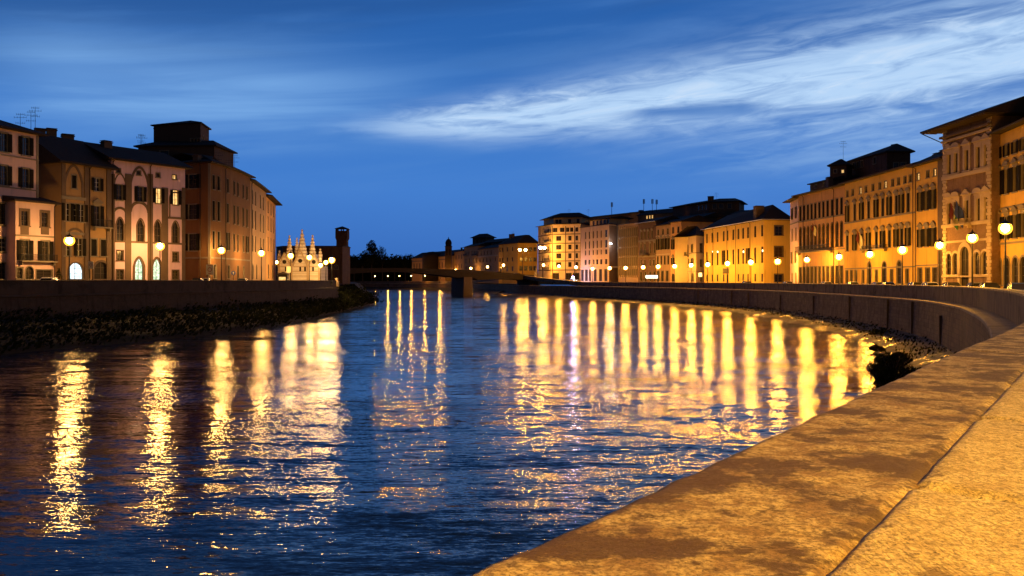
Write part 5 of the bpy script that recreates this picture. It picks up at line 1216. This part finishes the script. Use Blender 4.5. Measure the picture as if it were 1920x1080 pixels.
undergrowth('bank_thicket', TA, TB, 9000, 4.6, 5, 'rounded dark thicket where the left bank juts into the river', 2.4, .3, .34)
RA = [p for p in offs(cR, -1.5) if 70 < p.y < 330]; RB = [p.lerp(q_, .6) for p, q_ in zip(RA, [min([e2 for e2 in cr(EDGE_R, 4)], key=lambda k: (k-p).length) for p in RA])]
undergrowth('wall_foot_weeds', RA, RB, 3000, .6, 8, 'sparse weeds along the foot of the right river wall', .9, .55, .14, .5)

def tree(px, D, ytop, wpx, zb, label, seed, group=None, n=2600):
    q = P(px, D); H = Z(ytop, D)-zb; r = wpx/F*D/2; t = empty('tree', (q.x, q.y, zb), label, 'tree', group); rnd = random.Random(seed)
    tr = MB(); tr.tube((0, 0, -.3), (0, 0, H*.45), .5, .34, 8); lf = MB()
    for k in range(9):
        a = k*.7+rnd.uniform(-.3, .3); d = r*rnd.uniform(.3, .75); z = H*rnd.uniform(.5, .88); e_ = Vector((math.cos(a)*d, math.sin(a)*d, z))
        tr.tube((0, 0, H*.42), e_, .22, .05, 5); leaves(lf, e_, (r*.42, r*.42, H*.15), n//9, r*.07, seed*11+k, shell=.2)
    leaves(lf, (0, 0, H*.8), (r*.4, r*.4, H*.2), n//6, r*.07, seed, shell=.1)
    tr.build('trunk', M['bark'], t); lf.build('crown', M['leaf'], t)
tree(697, 810, 452, 44, 5.9, 'big round dark tree standing above the bridge right of the tall tower', 31, n=4200)
tree(717, 815, 461, 22, 5.9, 'smaller dark tree touching the right side of the big round tree', 32)
tree(680, 820, 474, 26, 5.9, 'low dark tree left of the big round tree', 33)
tree(664, 812, 480, 22, 5.9, 'low bushy tree beside the tall tower', 34)
tree(740, 815, 478, 30, 5.9, 'flat dark tree between the big tree and the long hall', 35)
tree(760, 810, 476, 28, 5.9, 'flat dark tree beside the long hall', 36)
rnd = random.Random(9); mb = MB()
for k in range(46):
    px = 640+k*3.2; D = 850+rnd.uniform(-20, 30); q = P(px, D); h = Z(rnd.uniform(480, 486), D)-5
    leaves(mb, (q.x, q.y, 5+h*.5), (8, 8, h*.55), 420, 1.5, 50+k, shell=.1)
props(mb.build('far_wood', M['leaf']), 'dark far-off wood behind the bridge', 'wood', None, 'stuff')
mb = MB(); N_ = 90
for k in range(N_):
    a0 = 500+k*5.2; a1 = a0+5.2
    def hp(a, D): p_ = P(a, D); return p_, 24+7*noise.noise(Vector((a*.013, D*.01, 4)))+3*noise.noise(Vector((a*.05, 2, 4)))
    (p0, h0), (p1, h1) = hp(a0, 900), hp(a1, 900); (r0_, g0_), (r1_, g1_) = hp(a0, 1100), hp(a1, 1100)
    mb.quad((p0.x, p0.y-60, 0), (p1.x, p1.y-60, 0), (p1.x, p1.y, h1*.8), (p0.x, p0.y, h0*.8)); mb.quad((p0.x, p0.y, h0*.8), (p1.x, p1.y, h1*.8), (r1_.x, r1_.y, g1_*1.15), (r0_.x, r0_.y, g0_*1.15)); mb.quad((r0_.x, r0_.y, g0_*1.15), (r1_.x, r1_.y, g1_*1.15), (r1_.x, r1_.y+300, 0), (r0_.x, r0_.y+300, 0))
props(mb.build('far_hills', M['leaf'], smooth=True), kind='structure')
# dark conifer in a pot before the ochre house
q = P(110, 117); t = empty('potted_conifer', (q.x, q.y, 5.95), 'dark cone-shaped potted conifer at the corner of the low pink balcony house', 'plant')
b = MB(); b.lathe([(.3, 0), (.4, .55), (.43, .6)], 10); b.build('pot', M['trim_brown'], t)
b = MB()
for k in range(7): z = .7+k*.28; leaves(b, (0, 0, z), (.75*(1-k/8), .75*(1-k/8), .3), 130, .08, 90+k, shell=.1)
b.build('foliage', M['leaf'], t)

# lamp bulbs carry the light; the glowing glass and lit panes need no direct light sampling of their own
for m_ in bpy.data.materials: m_.cycles.emission_sampling = 'NONE'
